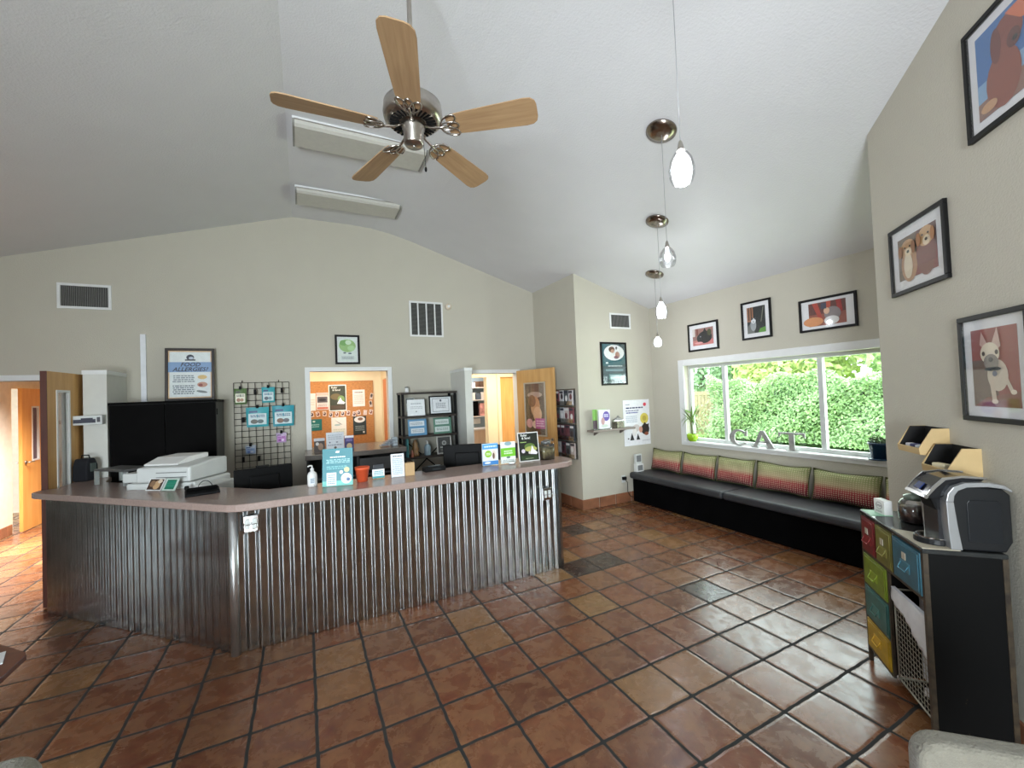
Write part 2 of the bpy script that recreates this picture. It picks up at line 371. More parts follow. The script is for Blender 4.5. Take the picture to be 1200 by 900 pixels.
    rg = N.new('ShaderNodeMix'); rg.data_type = 'FLOAT'; L.new(ms.outputs[0], rg.inputs[0]); rg.inputs[2].default_value = 0.95; L.new(rr.outputs[0], rg.inputs[3]); L.new(rg.outputs[0], b.inputs['Roughness'])
    me_ = N.new('ShaderNodeMapRange'); me_.interpolation_type = 'SMOOTHSTEP'; me_.inputs[1].default_value = 0.015; me_.inputs[2].default_value = 0.075; L.new(dd, me_.inputs[0])
    nb = N.new('ShaderNodeTexNoise'); nb.inputs['Scale'].default_value = 7; nb.inputs['Detail'].default_value = 4; L.new(off.outputs[0], nb.inputs[0])
    hgt = math_('ADD', me_.outputs[0], math_('MULTIPLY', nb.outputs[0], 0.55))
    bp = N.new('ShaderNodeBump'); bp.inputs['Strength'].default_value = 0.30; bp.inputs['Distance'].default_value = 0.005; L.new(hgt, bp.inputs['Height']); L.new(bp.outputs[0], b.inputs['Normal'])
    return m
struct(MB().box(-8.75, 5.25, -2.75, 10.9, -0.12, 0.0).build('floor', floor_material()))

# terracotta tile baseboards
M_terra = mat('terracotta_base', (140, 92, 66), 0.45, var=0.25, scale=6)
def baseboard(name, P0, P1, side):
    P0, P1 = Vector(P0), Vector(P1); L = (P1-P0).length; d = (P1-P0)/L; n = Vector((-d.y, d.x))*side
    mb = MB(); s = 0
    while s < L-0.01:
        e = min(L, s+0.302); A, B = P0+d*(s+0.004), P0+d*(e-0.004)
        A2, B2 = A+n*0.018, B+n*0.018
        mb.hexa([(A.x, A.y, 0.004), (B.x, B.y, 0.004), (B2.x, B2.y, 0.004), (A2.x, A2.y, 0.004), (A.x, A.y, 0.15), (B.x, B.y, 0.15), (B2.x, B2.y, 0.15), (A2.x, A2.y, 0.15)])
        s += 0.31
    return struct(mb.build(name, M_terra, bevel=0.004))
baseboard('baseboard_niche', (3.627, 6.28), (3.627, 5.047), -1)
baseboard('baseboard_corner', (3.609, 5.065), (UW, 5.065), -1)
baseboard('baseboard_window', (UW, 5.04), (UW, 1.5), -1)
baseboard('baseboard_right', (3.63, 1.44), (-0.38, -2.57), -1)
baseboard('baseboard_back', (-1.81, VB), (2.05, VB), -1)

# wing walls beside the two staff doors
struct(MB().box(-2.015, -1.831, 5.76, VB, 0, 2.163).build('wall_wing_left', mat('wing_paint', (206, 206, 200), 0.6, var=0.02)))
struct(MB().box(-2.02, -1.826, 5.752, VB, 2.125, 2.168).build('trim_1', M_white))
struct(MB().box(2.075, 2.185, 5.65, VB, 0, 2.149).build('wall_wing_right', mat('wing_paint', (206, 206, 200), 0.6)))
struct(MB().box(2.069, 2.19, 5.643, VB, 2.112, 2.152).build('trim_2', M_white))
# door surrounds
def casing(name, u0, u1, v0, zt, w=0.05, m=M_white):
    b = MB(); b.box(u0-w, u0+0.01, v0-0.02, v0+0.14, 0, zt+w); b.box(u1-0.01, u1+w, v0-0.02, v0+0.14, 0, zt+w); b.box(u0+0.01, u1-0.01, v0-0.02, v0+0.14, zt-0.01, zt+w)
    return struct(b.build(name, m))
casing('trim_3', -3.05, -2.065, VB, 2.11)
casing('trim_4', 2.24, 3.255, VB, 2.11)

# ------------------------------------------------------------------ big window
wn = struct(MB().build('window_1', M_white)) if False else None
w1 = MB()
for a in ((WV0-0.10, WV0), (WV1, WV1+0.10)): w1.box(UW-0.02, UW, a[0], a[1], WZ0-0.02, WZ1+0.09)
w1.box(UW-0.02, UW, WV0, WV1, WZ1, WZ1+0.09)
w1.box(UW-0.02, UW, WV0-0.1, WV1+0.1, WZ0-0.06, WZ0-0.02)
window = struct(w1.build('window_1', M_white, bevel=0.004))
sl = MB(); sl.box(UW-0.045, UW+0.10, WV0-0.03, WV1+0.03, WZ0-0.02, WZ0+0.005); struct(sl.build('window_sill', M_white, window, bevel=0.004))
fr = MB(); x0, x1 = UW+0.08, UW+0.13
fr.box(x0, x1, WV0, WV1, WZ0+0.005, WZ0+0.05); fr.box(x0, x1, WV0, WV1, WZ1-0.045, WZ1)
fr.box(x0, x1, WV0, WV0+0.045, WZ0+0.05, WZ1-0.045); fr.box(x0, x1, WV1-0.045, WV1, WZ0+0.05, WZ1-0.045)
for vv in (2.63, 3.83): fr.box(x0-0.005, x1, vv-0.026, vv+0.026, WZ0+0.05, WZ1-0.045)
struct(fr.build('window_frame', M_plastic, window, bevel=0.003))
for a, b in ((WV0+0.045, 2.604), (2.656, 3.804), (3.856, WV1-0.045)):
    struct(MB().box(UW+0.105, UW+0.109, a, b, WZ0+0.05, WZ1-0.045).build('window_pane', M_pane, window))
# assumed rear and left windows (behind the camera, added for light and reflections)
def plain_window(name, ax, c, a, b, z0, z1, n):
    f = MB()
    def bx(p, q, r_, s_):
        if ax == 'v': f.box(p, q, c-0.10, c-0.04, r_, s_)
        else: f.box(c-0.10, c-0.04, p, q, r_, s_)
    bx(a, b, z0, z0+0.06); bx(a, b, z1-0.06, z1)
    for i in range(n+1):
        x = a+(b-a)*i/n; bx(max(a, x-0.03), min(b, x+0.03), z0+0.06, z1-0.06)
    o = struct(f.build(name, M_plastic)); g = MB()
    if ax == 'v': g.box(a, b, c-0.072, c-0.068, z0, z1)
    else: g.box(c-0.072, c-0.068, a, b, z0, z1)
    struct(g.build('window_pane', M_pane, o))
plain_window('assumed_window_2', 'v', -2.60, -3.01, -0.91, 0.35, 2.35, 2)
plain_window('assumed_window_3', 'u', U0, -1.0, 0.4, 0.95, 2.25, 2)

# pass-through opening in the back wall
t4 = MB()
for a in ((0.02, 0.082), (1.112, 1.172)): t4.box(a[0], a[1], VB-0.02, VB+0.14, 1.05, 2.222)
t4.box(0.082, 1.112, VB-0.02, VB+0.14, 2.165, 2.222)
struct(t4.build('window_4', M_white, bevel=0.003))
ldg = MB(); ldg.box(-0.005, 1.20, 5.60, 6.60, 1.045, 1.105)
tag(ldg.build('ledge', mat('grey_laminate', (112, 106, 102), 0.25, var=0.1, scale=50), bevel=0.004), 'grey laminate ledge shelf running through the pass-through opening', 'shelf')

# ------------------------------------------------------------------ back rooms
OF = 7.70
wall('wall_office', (-1.2, OF), (1.24, OF), 1, [(0, 2.44, [(0, None)])], M_cream, top=2.6)
wall('wall_office_left', (-1.2, 6.42), (-1.2, OF), 1, [(0, 1.28, [(0, None)])], M_cream, top=2.6)
wall('wall_office_right', (1.24, OF+0.12), (1.24, 6.42), 1, [(0, 0.50, [(0, None)]), (0.50, 1.0, [(2.1, None)]), (1.0, 1.40, [(0, None)])], M_cream, top=2.6)
HF = 7.90
wall('wall_hall', (1.36, HF), (5.2, HF), 1, [(0, 1.55, [(0, None)]), (1.55, 2.03, [(2.12, None)]), (2.03, 2.32, [(0, None)]), (2.32, 2.78, [(2.12, None)]), (2.78, 3.84, [(0, None)])], M_cream, top=2.6)
wall('wall_hall_right', (5.2, 9.7), (5.2, 6.42), 1, [(0, 3.28, [(0, None)])], M_cream, top=2.6)
wall('wall_storeroom', (1.36, 9.7), (5.2, 9.7), 1, [(0, 3.84, [(0, None)])], mat('storeroom_blue', (150, 172, 188), 0.7), top=2.6)
wall('wall_corridor_left', (-3.85, 6.42), (-3.85, 10.6), 1, [(0, 2.36, [(0, None)]), (2.36, 3.3, [(2.13, None)]), (3.3, 4.18, [(0, None)])], mat('corridor_paint', (214, 204, 188), 0.7), top=2.6)
wall('wall_corridor_end', (-5.6, 10.6), (-1.2, 10.6), 1, [(0, 4.4, [(0, None)])], mat('corridor_paint', (214, 204, 188)), top=2.6)
wall('wall_corridor_right', (-1.32, 10.6), (-1.32, 6.42), 1, [(0, 4.18, [(0, None)])], mat('corridor_paint', (214, 204, 188)), top=2.6, th=0.1)
baseboard('baseboard_corridor', (-3.85, 6.44), (-3.85, 8.74), -1)
casing('trim_5', 2.93, 3.37, HF-0.005, 2.12, 0.06, M_cream)
casing('trim_6', 3.66, 4.16, HF-0.005, 2.12, 0.06, M_cream)

def door_leaf(name, label, P0, P1, z1, m, panel, handle_side=1, th=0.042, edge=None, pz=(1.0, 1.95), pm=None, extra=None):
    P0, P1 = Vector(P0), Vector(P1); L = (P1-P0).length; ang = math.atan2(P1.y-P0.y, P1.x-P0.x)
    t = thing(name, label, 'door', (P0.x, P0.y, 0), ang)
    b = MB()
    if panel:
        a, c = panel; b.box(0, a, -th/2, th/2, 0.01, z1, m); b.box(c, L, -th/2, th/2, 0.01, z1, m); b.box(a, c, -th/2, th/2, 0.01, pz[0], m); b.box(a, c, -th/2, th/2, pz[1], z1, m)
    else: b.box(0, L, -th/2, th/2, 0.01, z1, m)
    if edge: b.box(L, L+0.006, -th/2, th/2, 0.01, z1, edge)
    b.build('leaf', None, t)
    if panel:
        f = MB(); w = 0.022; a, c = panel
        f.box(a, a+w, -th/2-0.006, th/2+0.006, pz[0], pz[1]); f.box(c-w, c, -th/2-0.006, th/2+0.006, pz[0], pz[1]); f.box(a+w, c-w, -th/2-0.006, th/2+0.006, pz[0], pz[0]+w); f.box(a+w, c-w, -th/2-0.006, th/2+0.006, pz[1]-w, pz[1])
        f.build('panel_frame', M_white, t)
        MB().box(a+w, c-w, -0.003, 0.003, pz[0]+w, pz[1]-w).build('glass_panel', pm or M_glass, t)
    for sgn in (-1, 1):
        h = MB(); hx = L-0.07; h.lathe([(0.028, 0), (0.028, 0.012)], (0, 0, 0), 16)
        bmesh.ops.rotate(h.bm, verts=h.bm.verts[:], cent=(0, 0, 0), matrix=Matrix.Rotation(-sgn*PI/2, 3, 'X')); bmesh.ops.translate(h.bm, verts=h.bm.verts[:], vec=(hx, sgn*th/2, 1.02))
        h.tube([(hx, sgn*(th/2+0.005), 1.02), (hx, sgn*(th/2+0.05), 1.02), (hx-0.11, sgn*(th/2+0.05), 1.02)], 0.009)
        h.build('handle', M_nickel, t)
    return t
dl = door_leaf('door', 'open light oak door with long narrow glass beside left end of counter', (-2.055, 6.14), (-2.105, 5.27), 2.13, M_oak, (0.52, 0.74), edge=M_dkred, pz=(0.25, 1.96), th=0.045)
MB().box(0.0, 0.16, 0.03, 0.10, 2.02, 2.09).build('door_closer', M_steel, dl)
ks = MB(); ks.tube([(0.80, 0.03, 0.16), (0.82, 0.10, 0.03)], 0.008); ks.lathe([(0.018, 0), (0.02, 0.03)], (0.82, 0.105, 0.0), 12); ks.build('door_stop', M_blackm, dl)
df = door_leaf('door', 'orange wood corridor door with narrow glass strip seen far left', (-3.77, 9.66), (-3.77, 8.80), 2.13, M_orange, (0.42, 0.62), pz=(1.02, 1.86), pm=mat('dark_strip_glass', (86, 60, 74), 0.2))
dr = door_leaf('door', 'open oak door holding a framed poster, right of the black shelf unit', (3.245, 6.26), (3.435, 5.41), 2.13, M_oak, None)
dh = door_leaf('door', 'closed orange wood door inside the hall behind the counter', (3.682, HF+0.06), (4.138, HF+0.06), 2.11, M_orange, None, th=0.04)
# poster frame on the oak door
pf = framed('framed_poster', 'dog poster in silver frame hung on the open oak door', 'poster', (3.262, 6.06, 1.06), 0, 0.50, 0.86,
    [('r', 0, 0, 1, 1, (62, 52, 48)), ('r', 0, 0.75, 1, 1, (92, 84, 80)), ('e', 0.5, 0.78, 0.38, 0.06, (176, 160, 150)), ('e', 0.52, 0.55, 0.24, 0.2, (196, 152, 116)), ('e', 0.35, 0.66, 0.2, 0.12, (120, 88, 66)), ('e', 0.62, 0.4, 0.22, 0.15, (222, 184, 150)),
     ('e', 0.2, 0.22, 0.17, 0.09, (214, 160, 170)), ('e', 0.5, 0.2, 0.16, 0.08, (232, 206, 186)), ('r', 0.5, 0.12, 0.98, 0.32, (190, 92, 170)), ('l', 0.54, 0.15, 0.94, 0.29, 3, (235, 200, 228))], fw=0.022, matw=0, fcol=mat('silver_frame', (190, 188, 180), 0.3, 0.5))
pf.rotation_euler = (0, 0, math.atan2(5.41-6.26, 3.435-3.245))

# ------------------------------------------------------------------ reception counter
def corrugated(P0, P1, z0, z1, amp=0.0078, pitch=0.0719, spr=12):
    P0, P1 = Vector(P0), Vector(P1); L = (P1-P0).length; d = (P1-P0)/L; n = Vector((d.y, -d.x))
    k = int(L/pitch*spr); mb = MB(); lo, hi = [], []
    for i in range(k+1):
        s = L*i/k; off = amp*(math.sin(2*PI*s/pitch)+0.25*math.sin(4*PI*s/pitch)); p = P0+d*s+n*off
        lo.append(mb.bm.verts.new((p.x, p.y, z0))); hi.append(mb.bm.verts.new((p.x, p.y, z1)))
    for i in range(k):
        f = mb.bm.faces.new((lo[i], lo[i+1], hi[i+1], hi[i])); f.smooth = True
    return mb
M_galv = mat('galvanised_steel', (176, 180, 182), 0.2, 1.0, var=0.14, scale=7, bump=0.04, bscale=9)
ctr = thing('reception_counter', 'long angled reception counter clad in corrugated galvanised metal', 'counter', (0, 0, 0))
cL, cC, cR = (-2.046, 5.138), (-0.468, 3.552), (2.25, 3.552)
corrugated(cL, cC, 0.004, 1.008).build('metal_cladding', M_galv, ctr)
corrugated(cC, cR, 0.004, 1.008).build('metal_cladding', M_galv, ctr)
ct = MB(); ct.tube([(cC[0]-0.002, cC[1]-0.002, 0.0), (cC[0]-0.002, cC[1]-0.002, 1.008)], 0.03, 24); ct.build('corner_trim', mat('corner_highlight_steel', (206, 208, 208), 0.32, 0.85), ctr)  # steel colour lightened to stand in for the window's bright streak
ct = MB(); ct.box(2.25, 2.262, 3.53, 3.88, 0, 1.008); ct.box(2.235, 2.262, 3.528, 3.54, 0, 1.008); ct.build('end_trim', M_galv, ctr)
ct = MB(); ct.prismz([(-2.046, 5.16), (-0.46, 3.572), (2.25, 3.572), (2.25, 3.66), (-0.423, 3.66), (-1.985, 5.22)], 0.0, 1.008); ct.build('core', mat('dark_core_board', (46, 28, 24), 0.6), ctr)
top = [(-2.10, 5.08), (-0.56, 3.54), (-0.50, 3.485), (-0.44, 3.45), (-0.36, 3.435), (2.20, 3.435), (2.31, 3.45), (2.39, 3.50), (2.44, 3.58), (2.455, 3.67), (2.44, 3.77), (2.39, 3.85), (2.31, 3.90), (2.2, 3.915), (-0.27, 3.915), (-1.72, 5.36), (-1.80, 5.74), (-2.03, 5.74), (-2.03, 5.26), (-2.13, 5.22), (-2.13, 5.12)]
M_top = mat('counter_laminate', (158, 138, 130), 0.22, var=0.10, scale=90)
tb = MB(); tb.prismz(top, 1.010, 1.062); tb.build('countertop', M_top, ctr, bevel=0.008, seg=3)
dsk = MB(); dsk.prismz([(-0.25, 3.66), (2.25, 3.66), (2.25, 4.40), (0.03, 4.40), (-1.35, 5.75), (-1.80, 5.75), (-1.98, 5.22), (-0.423, 3.66)], 0.72, 0.75); dsk.build('desk', mat('desk_laminate', (120, 112, 104), 0.4), ctr)
for p in ((2.2, 4.34), (1.0, 4.34), (0.1, 4.34), (-1.4, 5.68)): MB().box(p[0]-0.025, p[0]+0.025, p[1]-0.025, p[1]+0.025, 0, 0.72).build('desk_leg', M_steel, ctr)
def outlet(label, P, rot):
    t = thing('electrical_outlet', label, 'outlet', P, rot, None)
    MB().box(-0.05, 0.05, -0.012, 0, -0.06, 0.06).build('cover_plate', M_chrome, t, bevel=0.006)
    s = MB()
    for x in (-0.022, 0.022): s.box(x-0.014, x+0.014, -0.02, -0.012, -0.035, 0.035)
    s.build('socket', M_plastic, t, bevel=0.004)
    h = MB(); h.tube([(-0.045, -0.03, -0.06), (-0.045, -0.035, 0.0), (0.045, -0.035, 0.0), (0.045, -0.03, -0.06)], 0.004); h.build('guard', M_chrome, t)
outlet('metal outlet cover on the corrugated cladding right beside the bright corner', (-0.36, 3.532, 0.90), 0)
outlet('metal outlet cover on the corrugated cladding near the counter\'s right end', (2.10, 3.532, 0.76), 0)

# ------------------------------------------------------------------ things on the counter
CT = 1.0625
M_screen = mat('monitor_black', (8, 8, 9), 0.6, var=0.2, spec=0.15)
def monitor(label, loc, rot, w, h, cam=False):
    t = thing('computer_monitor', label, 'monitor', loc, rot)
    b = MB(); b.box(-w/2, w/2, -0.02, 0.012, 0.16, 0.16+h); b.box(-w/4, w/4, -0.045, -0.02, 0.16+h*0.2, 0.16+h*0.75); b.build('back_shell', M_screen, t, bevel=0.008)
    MB().box(-w/2+0.01, w/2-0.01, 0.012, 0.015, 0.17, 0.15+h).build('screen', mat('screen_glass', (20, 22, 26), 0.1), t)
    s = MB(); s.box(-0.03, 0.03, -0.05, -0.02, 0.01, 0.3); s.box(-0.12, 0.12, -0.12, 0.06, 0, 0.012); s.build('stand', M_screen, t, bevel=0.003)
    if cam: MB().box(-0.06, 0.04, -0.02, 0.015, 0.16+h, 0.175+h).build('webcam', M_blackm, t)
    return t
monitor('wide black monitor back behind counter below the wire grid', (-0.34, 4.40, 0.752), R(14), 0.46, 0.27, True)
monitor('black monitor back behind the counter beside the blue box', (1.52, 4.15, 0.752), R(-25), 0.50, 0.33)
# printer / copier
pt = thing('printer', 'grey white flatbed printer behind the counter in front of black cabinet', 'printer', (-1.02, 4.72, 0.752), R(-28))
pb = MB(); pb.box(-0.30, 0.30, -0.20, 0.24, 0, 0.36); pb.build('body', M_plastic, pt, bevel=0.015)
pb = MB(); pb.prismx([(-0.21, 0.365), (0.24, 0.365), (0.24, 0.52), (0.05, 0.52), (-0.21, 0.49)], -0.20, 0.27); pb.build('scanner_unit', M_plastic, pt, bevel=0.015)
pb = MB(); pb.box(-0.38, -0.205, -0.15, 0.2, 0.36, 0.44); pb.build('output_tray', M_plastic, pt, bevel=0.01)
pb = MB(); pb.prismx([(-0.16, 0.50), (0.20, 0.525), (0.20, 0.565), (-0.02, 0.56), (-0.16, 0.515)], -0.18, 0.12); pb.build('document_feeder', mat('paper_white', (222, 222, 220), 0.6), pt, bevel=0.008)
pb = MB(); pb.box(0.26, 0.44, -0.20, 0.1, 0.10, 0.33); pb.build('side_unit', M_plastic, pt, bevel=0.01)
pb = MB(); pb.box(-0.02, 0.24, -0.2155, -0.2105, 0.445, 0.45); pb.box(-0.02, 0.24, -0.2155, -0.2105, 0.405, 0.410); pb.build('seam_lines', M_steel, pt)
# grey riser stand
rs = thing('monitor_riser', 'grey metal riser stand standing left of the printer', 'stand', (-1.53, 5.15, CT), R(-45))
MB().box(-0.22, 0.22, -0.11, 0.11, 0.125, 0.145).build('shelf_plate', M_steel, rs, bevel=0.006)
for x in (-0.205, 0.205):
    for y in (-0.095, 0.095): MB().box(x-0.013, x+0.013, y-0.013, y+0.013, 0, 0.125).build('leg', mat('light_grey_metal', (170, 176, 176), 0.4, 0.3), rs)
# black bag / speaker
bg = thing('black_bag', 'small black bag standing at the counter\'s far left end by the wall box', 'bag', (-1.955, 5.62, CT), R(-20))
b = MB(); b.prismx([(-0.07, 0), (0.07, 0), (0.065, 0.15), (0.03, 0.22), (-0.04, 0.22), (-0.065, 0.15)], -0.065, 0.065); b.build('body', mat('navy_black_fabric', (16, 18, 26), 0.8, var=0.3), bg, bevel=0.012)
b = MB(); b.tube([(-0.04, 0, 0.215), (-0.03, 0, 0.25), (0.03, 0, 0.25), (0.04, 0, 0.215)], 0.006); b.build('handle', M_blackm, bg)
b = MB(); b.box(0.066, 0.074, -0.03, 0.03, 0.09, 0.17); b.build('side_pocket', mat('grey_green_net', (84, 96, 92), 0.8), bg)
# leaning photo cards
sheet('photo_card', 'small dog photo card leaning left of the green card on the counter', 'card', (-1.205, 4.52, CT+0.002), R(-38), 0.155, 0.105,
      [('r', 0.05, 0.07, 0.95, 0.93, (70, 54, 44)), ('e', 0.6, 0.45, 0.22, 0.35, (196, 160, 120)), ('e', 0.3, 0.55, 0.18, 0.25, (140, 110, 84)), ('e', 0.75, 0.75, 0.15, 0.16, (214, 200, 180))], lean=R(-28))
sheet('photo_card', 'small green picture card leaning on the counter beside the dog photo', 'card', (-1.075, 4.418, CT+0.002), R(-38), 0.135, 0.105,
      [('r', 0.16, 0.12, 0.86, 0.88, (28, 112, 88)), ('l', 0.22, 0.3, 0.8, 0.75, 4, (60, 150, 126))], base=(190, 205, 196), lean=R(-28))
ph = thing('telephone', 'black desk telephone with cord lying on the counter corner', 'telephone', (-0.73, 4.04, CT), R(12))
b = MB(); b.prismx([(-0.06, 0), (0.06, 0), (0.06, 0.04), (-0.06, 0.018)], -0.11, 0.11); b.build('base', M_blackm, ph, bevel=0.005)
b = MB(); b.box(-0.10, 0.10, -0.015, 0.025, 0.034, 0.058); b.build('handset', M_black, ph, bevel=0.01)
b = MB(); b.tube([(0.02+0.05*math.cos(a), 0.06, 0.02+0.075*math.sin(a)) for a in [PI*i/10 for i in range(11)]], 0.003, 6); b.build('cord', M_blackm, ph)
mk = MB(); mk.box(0, 0.03, 0, 0.03, 0, 0.035); tag(mk.build('tape_dispenser', M_blackm, None, (-0.90, 4.30, CT), 0, 0.008), 'tiny black dispenser right of the green picture card', 'dispenser')
# soap bottle
sp = thing('soap_bottle', 'white pump bottle of hand sanitiser on the counter', 'bottle', (0.045, 3.80, CT))
b = MB(); b.lathe([(0.001, 0), (0.034, 0.0), (0.037, 0.01), (0.037, 0.09), (0.03, 0.11), (0.014, 0.122), (0.012, 0.13)]); b.build('body', mat('white_gloss', (226, 226, 224), 0.3), sp)
b = MB(); b.lathe([(0.014, 0.128), (0.014, 0.145), (0.005, 0.148), (0.005, 0.168)]); b.tube([(0, 0, 0.166), (-0.018, 0, 0.168), (-0.032, 0, 0.160)], 0.006); b.build('pump', M_white, sp)
b = MB(); b.box(-0.018, 0.018, -0.0385, -0.0375, 0.028, 0.075, ink((206, 214, 220))); art(b, -0.018, 0.028, 0.036, 0.047, -0.0386, [('l', 0.1, 0.1, 0.9, 0.9, 4, (90, 110, 130))]); b.build('label_sticker', None, sp)
# teal flyer with two inserts
sheet('standing_flyer', 'large teal clinic flyer standing upright on the counter', 'flyer', (0.115, 3.70, CT+0.001), R(-14), 0.232, 0.30,
      [('r', 0, 0, 1, 0.14, (92, 186, 176)), ('p', [(0.42, 0.90), (0.47, 0.94), (0.56, 0.93), (0.58, 0.97), (0.55, 0.88), (0.45, 0.88)], (235, 240, 240)), ('l', 0.25, 0.74, 0.75, 0.80, 1, (225, 240, 240)), ('l', 0.12, 0.60, 0.9, 0.72, 3, (150, 205, 208)),
       ('l', 0.12, 0.44, 0.8, 0.54, 2, (110, 186, 190)), ('r', 0.14, 0.02, 0.46, 0.36, (226, 232, 234)), ('l', 0.18, 0.05, 0.42, 0.32, 5, (120, 150, 160)), ('e', 0.80, 0.42, 0.09, 0.07, (206, 206, 150)), ('e', 0.62, 0.36, 0.06, 0.05, (235, 235, 235)),
       ('e', 0.79, 0.19, 0.18, 0.14, (238, 240, 242)), ('e', 0.85, 0.16, 0.06, 0.045, (46, 90, 140)), ('l', 0.68, 0.18, 0.84, 0.26, 2, (150, 160, 170))], base=(34, 128, 140), th=0.004, lean=R(-8))
# orange pot
op = MB(); op.lathe([(0.001, 0), (0.042, 0), (0.056, 0.10), (0.060, 0.10), (0.062, 0.122), (0.055, 0.122), (0.04, 0.01), (0.001, 0.01)], n=28)
tag(op.build('plastic_pot', mat('orange_plastic', (226, 92, 52), 0.5), None, (0.425, 3.745, CT)), 'empty orange pot standing on the counter', 'pot')
# little business card holder
ch = thing('card_holder', 'small holder with white and teal business cards beside orange pot', 'card holder', (0.56, 3.765, CT), R(-4))
MB().box(-0.05, 0.05, 0.0, 0.05, 0, 0.03).build('base', M_glass, ch)
b = MB(); b.box(-0.05, 0.05, 0.006, 0.012, 0.006, 0.082, ink((236, 240, 240))); art(b, -0.05, 0.006, 0.1, 0.076, 0.006, [('r', 0, 0, 1, 0.22, (70, 170, 180)), ('l', 0.12, 0.35, 0.9, 0.85, 3, (60, 150, 165))]); b.build('cards', None, ch)
b = MB(); b.prismx([(0.02, 0.03), (0.05, 0.03), (0.05, 0.11), (0.035, 0.12)], -0.045, 0.05); b.build('back_block', mat('dark_slate', (42, 46, 52), 0.6), ch, bevel=0.004)
# white list sign
sheet('acrylic_sign', 'tall white price list sign standing beside the kraft box', 'sign', (0.665, 3.745, CT+0.001), R(-6), 0.112, 0.20,
      [('l', 0.15, 0.86, 0.85, 0.94, 1, (90, 96, 104)), ('l', 0.1, 0.1, 0.9, 0.82, 11, (160, 178, 190))], base=(228, 232, 236), th=0.005, lean=R(-8))
kb = thing('kraft_box', 'small kraft paper pen box standing beside the white sign', 'box', (0.825, 3.755, CT), R(-4))
MB().box(-0.042, 0.042, -0.03, 0.03, 0, 0.115).build('body', mat('kraft_paper', (190, 158, 116), 0.8), kb, bevel=0.003)
b = MB(); b.tube([(-0.03, 0, 0.115), (-0.02, 0, 0.135), (0.01, 0, 0.13), (0.03, 0, 0.12)], 0.005); b.build('handle', M_blackm, kb)
rt = thing('payment_terminal', 'low black card terminal box lying on the counter', 'card terminal', (1.07, 3.84, CT), R(4))
MB().box(-0.10, 0.10, -0.05, 0.05, 0, 0.04).build('body', M_blackm, rt, bevel=0.006)
b = MB(); b.box(-0.03, 0.05, -0.052, -0.0505, 0.012, 0.03); b.box(-0.06, 0.06, -0.03, 0.03, 0.0405, 0.046); b.build('panel', mat('dark_grey_gloss', (44, 48, 50), 0.2), rt)
# leaflet holders on the right
lh = thing('leaflet_holder', 'leaflet holder with blue pet leaflets beside the black monitor', 'leaflet holder', (1.605, 3.735, CT), R(-3))
MB().box(-0.085, 0.085, -0.005, 0.045, 0, 0.04).build('base', M_glass, lh)
b = MB(); b.box(-0.08, 0.08, 0.0, 0.022, 0.004, 0.215, ink((232, 238, 244))); art(b, -0.08, 0.004, 0.16, 0.211, 0.0, [('r', 0, 0.74, 1, 0.98, (92, 168, 226)), ('l', 0.1, 0.8, 0.9, 0.92, 1, (225, 240, 250)), ('e', 0.36, 0.52, 0.22, 0.16, (150, 200, 60)), ('l', 0.22, 0.46, 0.5, 0.58, 2, (235, 245, 220)), ('e', 0.72, 0.46, 0.14, 0.22, (226, 214, 200)), ('e', 0.70, 0.42, 0.07, 0.14, (110, 84, 70)), ('r', 0, 0.02, 1, 0.2, (76, 146, 212)), ('e', 0.3, 0.12, 0.2, 0.05, (240, 240, 244))]); b.build('leaflets', None, lh)
lh = thing('leaflet_holder', 'leaflet holder with green banded leaflets left of the dark poster', 'leaflet holder', (1.79, 3.72, CT), R(-3))
MB().box(-0.085, 0.085, -0.005, 0.05, 0, 0.04).build('base', M_glass, lh)
b = MB(); b.box(-0.078, 0.078, 0.0, 0.02, 0.004, 0.215, ink((238, 240, 238))); art(b, -0.078, 0.004, 0.156, 0.211, 0.0, [('r', 0, 0.32, 1, 0.72, (124, 200, 60)), ('l', 0.2, 0.42, 0.8, 0.62, 2, (230, 245, 220)), ('e', 0.5, 0.92, 0.24, 0.09, (150, 178, 184)), ('e', 0.5, 0.28, 0.14, 0.05, (110, 130, 126)), ('l', 0.1, 0.05, 0.9, 0.2, 2, (190, 196, 196))]); b.build('leaflets', None, lh)
for xa, xb in ((-0.095, -0.082), (0.082, 0.105)): MB().box(xa, xb, 0.005, 0.04, 0.045, 0.195).build('dark_leaflet', mat('dark_leaflet', (40, 34, 40), 0.5), lh)
tg = MB(); tg.ball((0, 0, 0.014), 0.035, 0.022, 0.014); tag(tg.build('crumpled_tissue', mat('tissue', (232, 232, 230), 0.8, bump=0.6, bscale=40), None, (1.80, 3.67, CT)), 'small crumpled white tissue in front of the green leaflets', 'tissue')
sheet('standing_poster', 'dark poster with white border and headline standing beside the glass jar', 'poster', (1.905, 3.71, CT+0.002), R(-5), 0.225, 0.29,
      [('r', 0.035, 0.03, 0.965, 0.97, (34, 38, 32)), ('t', 0.30, 0.90, 0.11, 'Refer', (236, 238, 232)), ('t', 0.40, 0.80, 0.11, '& Save!', (236, 238, 232)), ('l', 0.1, 0.64, 0.4, 0.69, 1, (170, 200, 120)), ('e', 0.55, 0.5, 0.26, 0.12, (96, 120, 56)), ('e', 0.6, 0.42, 0.3, 0.09, (176, 176, 96)),
       ('e', 0.22, 0.36, 0.09, 0.07, (206, 196, 206)), ('p', [(0.55, 0.25), (0.66, 0.55), (0.74, 0.4), (0.92, 0.28), (0.85, 0.22)], (232, 232, 236)), ('e', 0.52, 0.3, 0.06, 0.05, (214, 206, 196)), ('r', 0.1, 0.06, 0.9, 0.2, (46, 66, 38)), ('l', 0.3, 0.08, 0.7, 0.12, 1, (150, 160, 130))], base=(238, 238, 236), th=0.005, lean=R(-7))
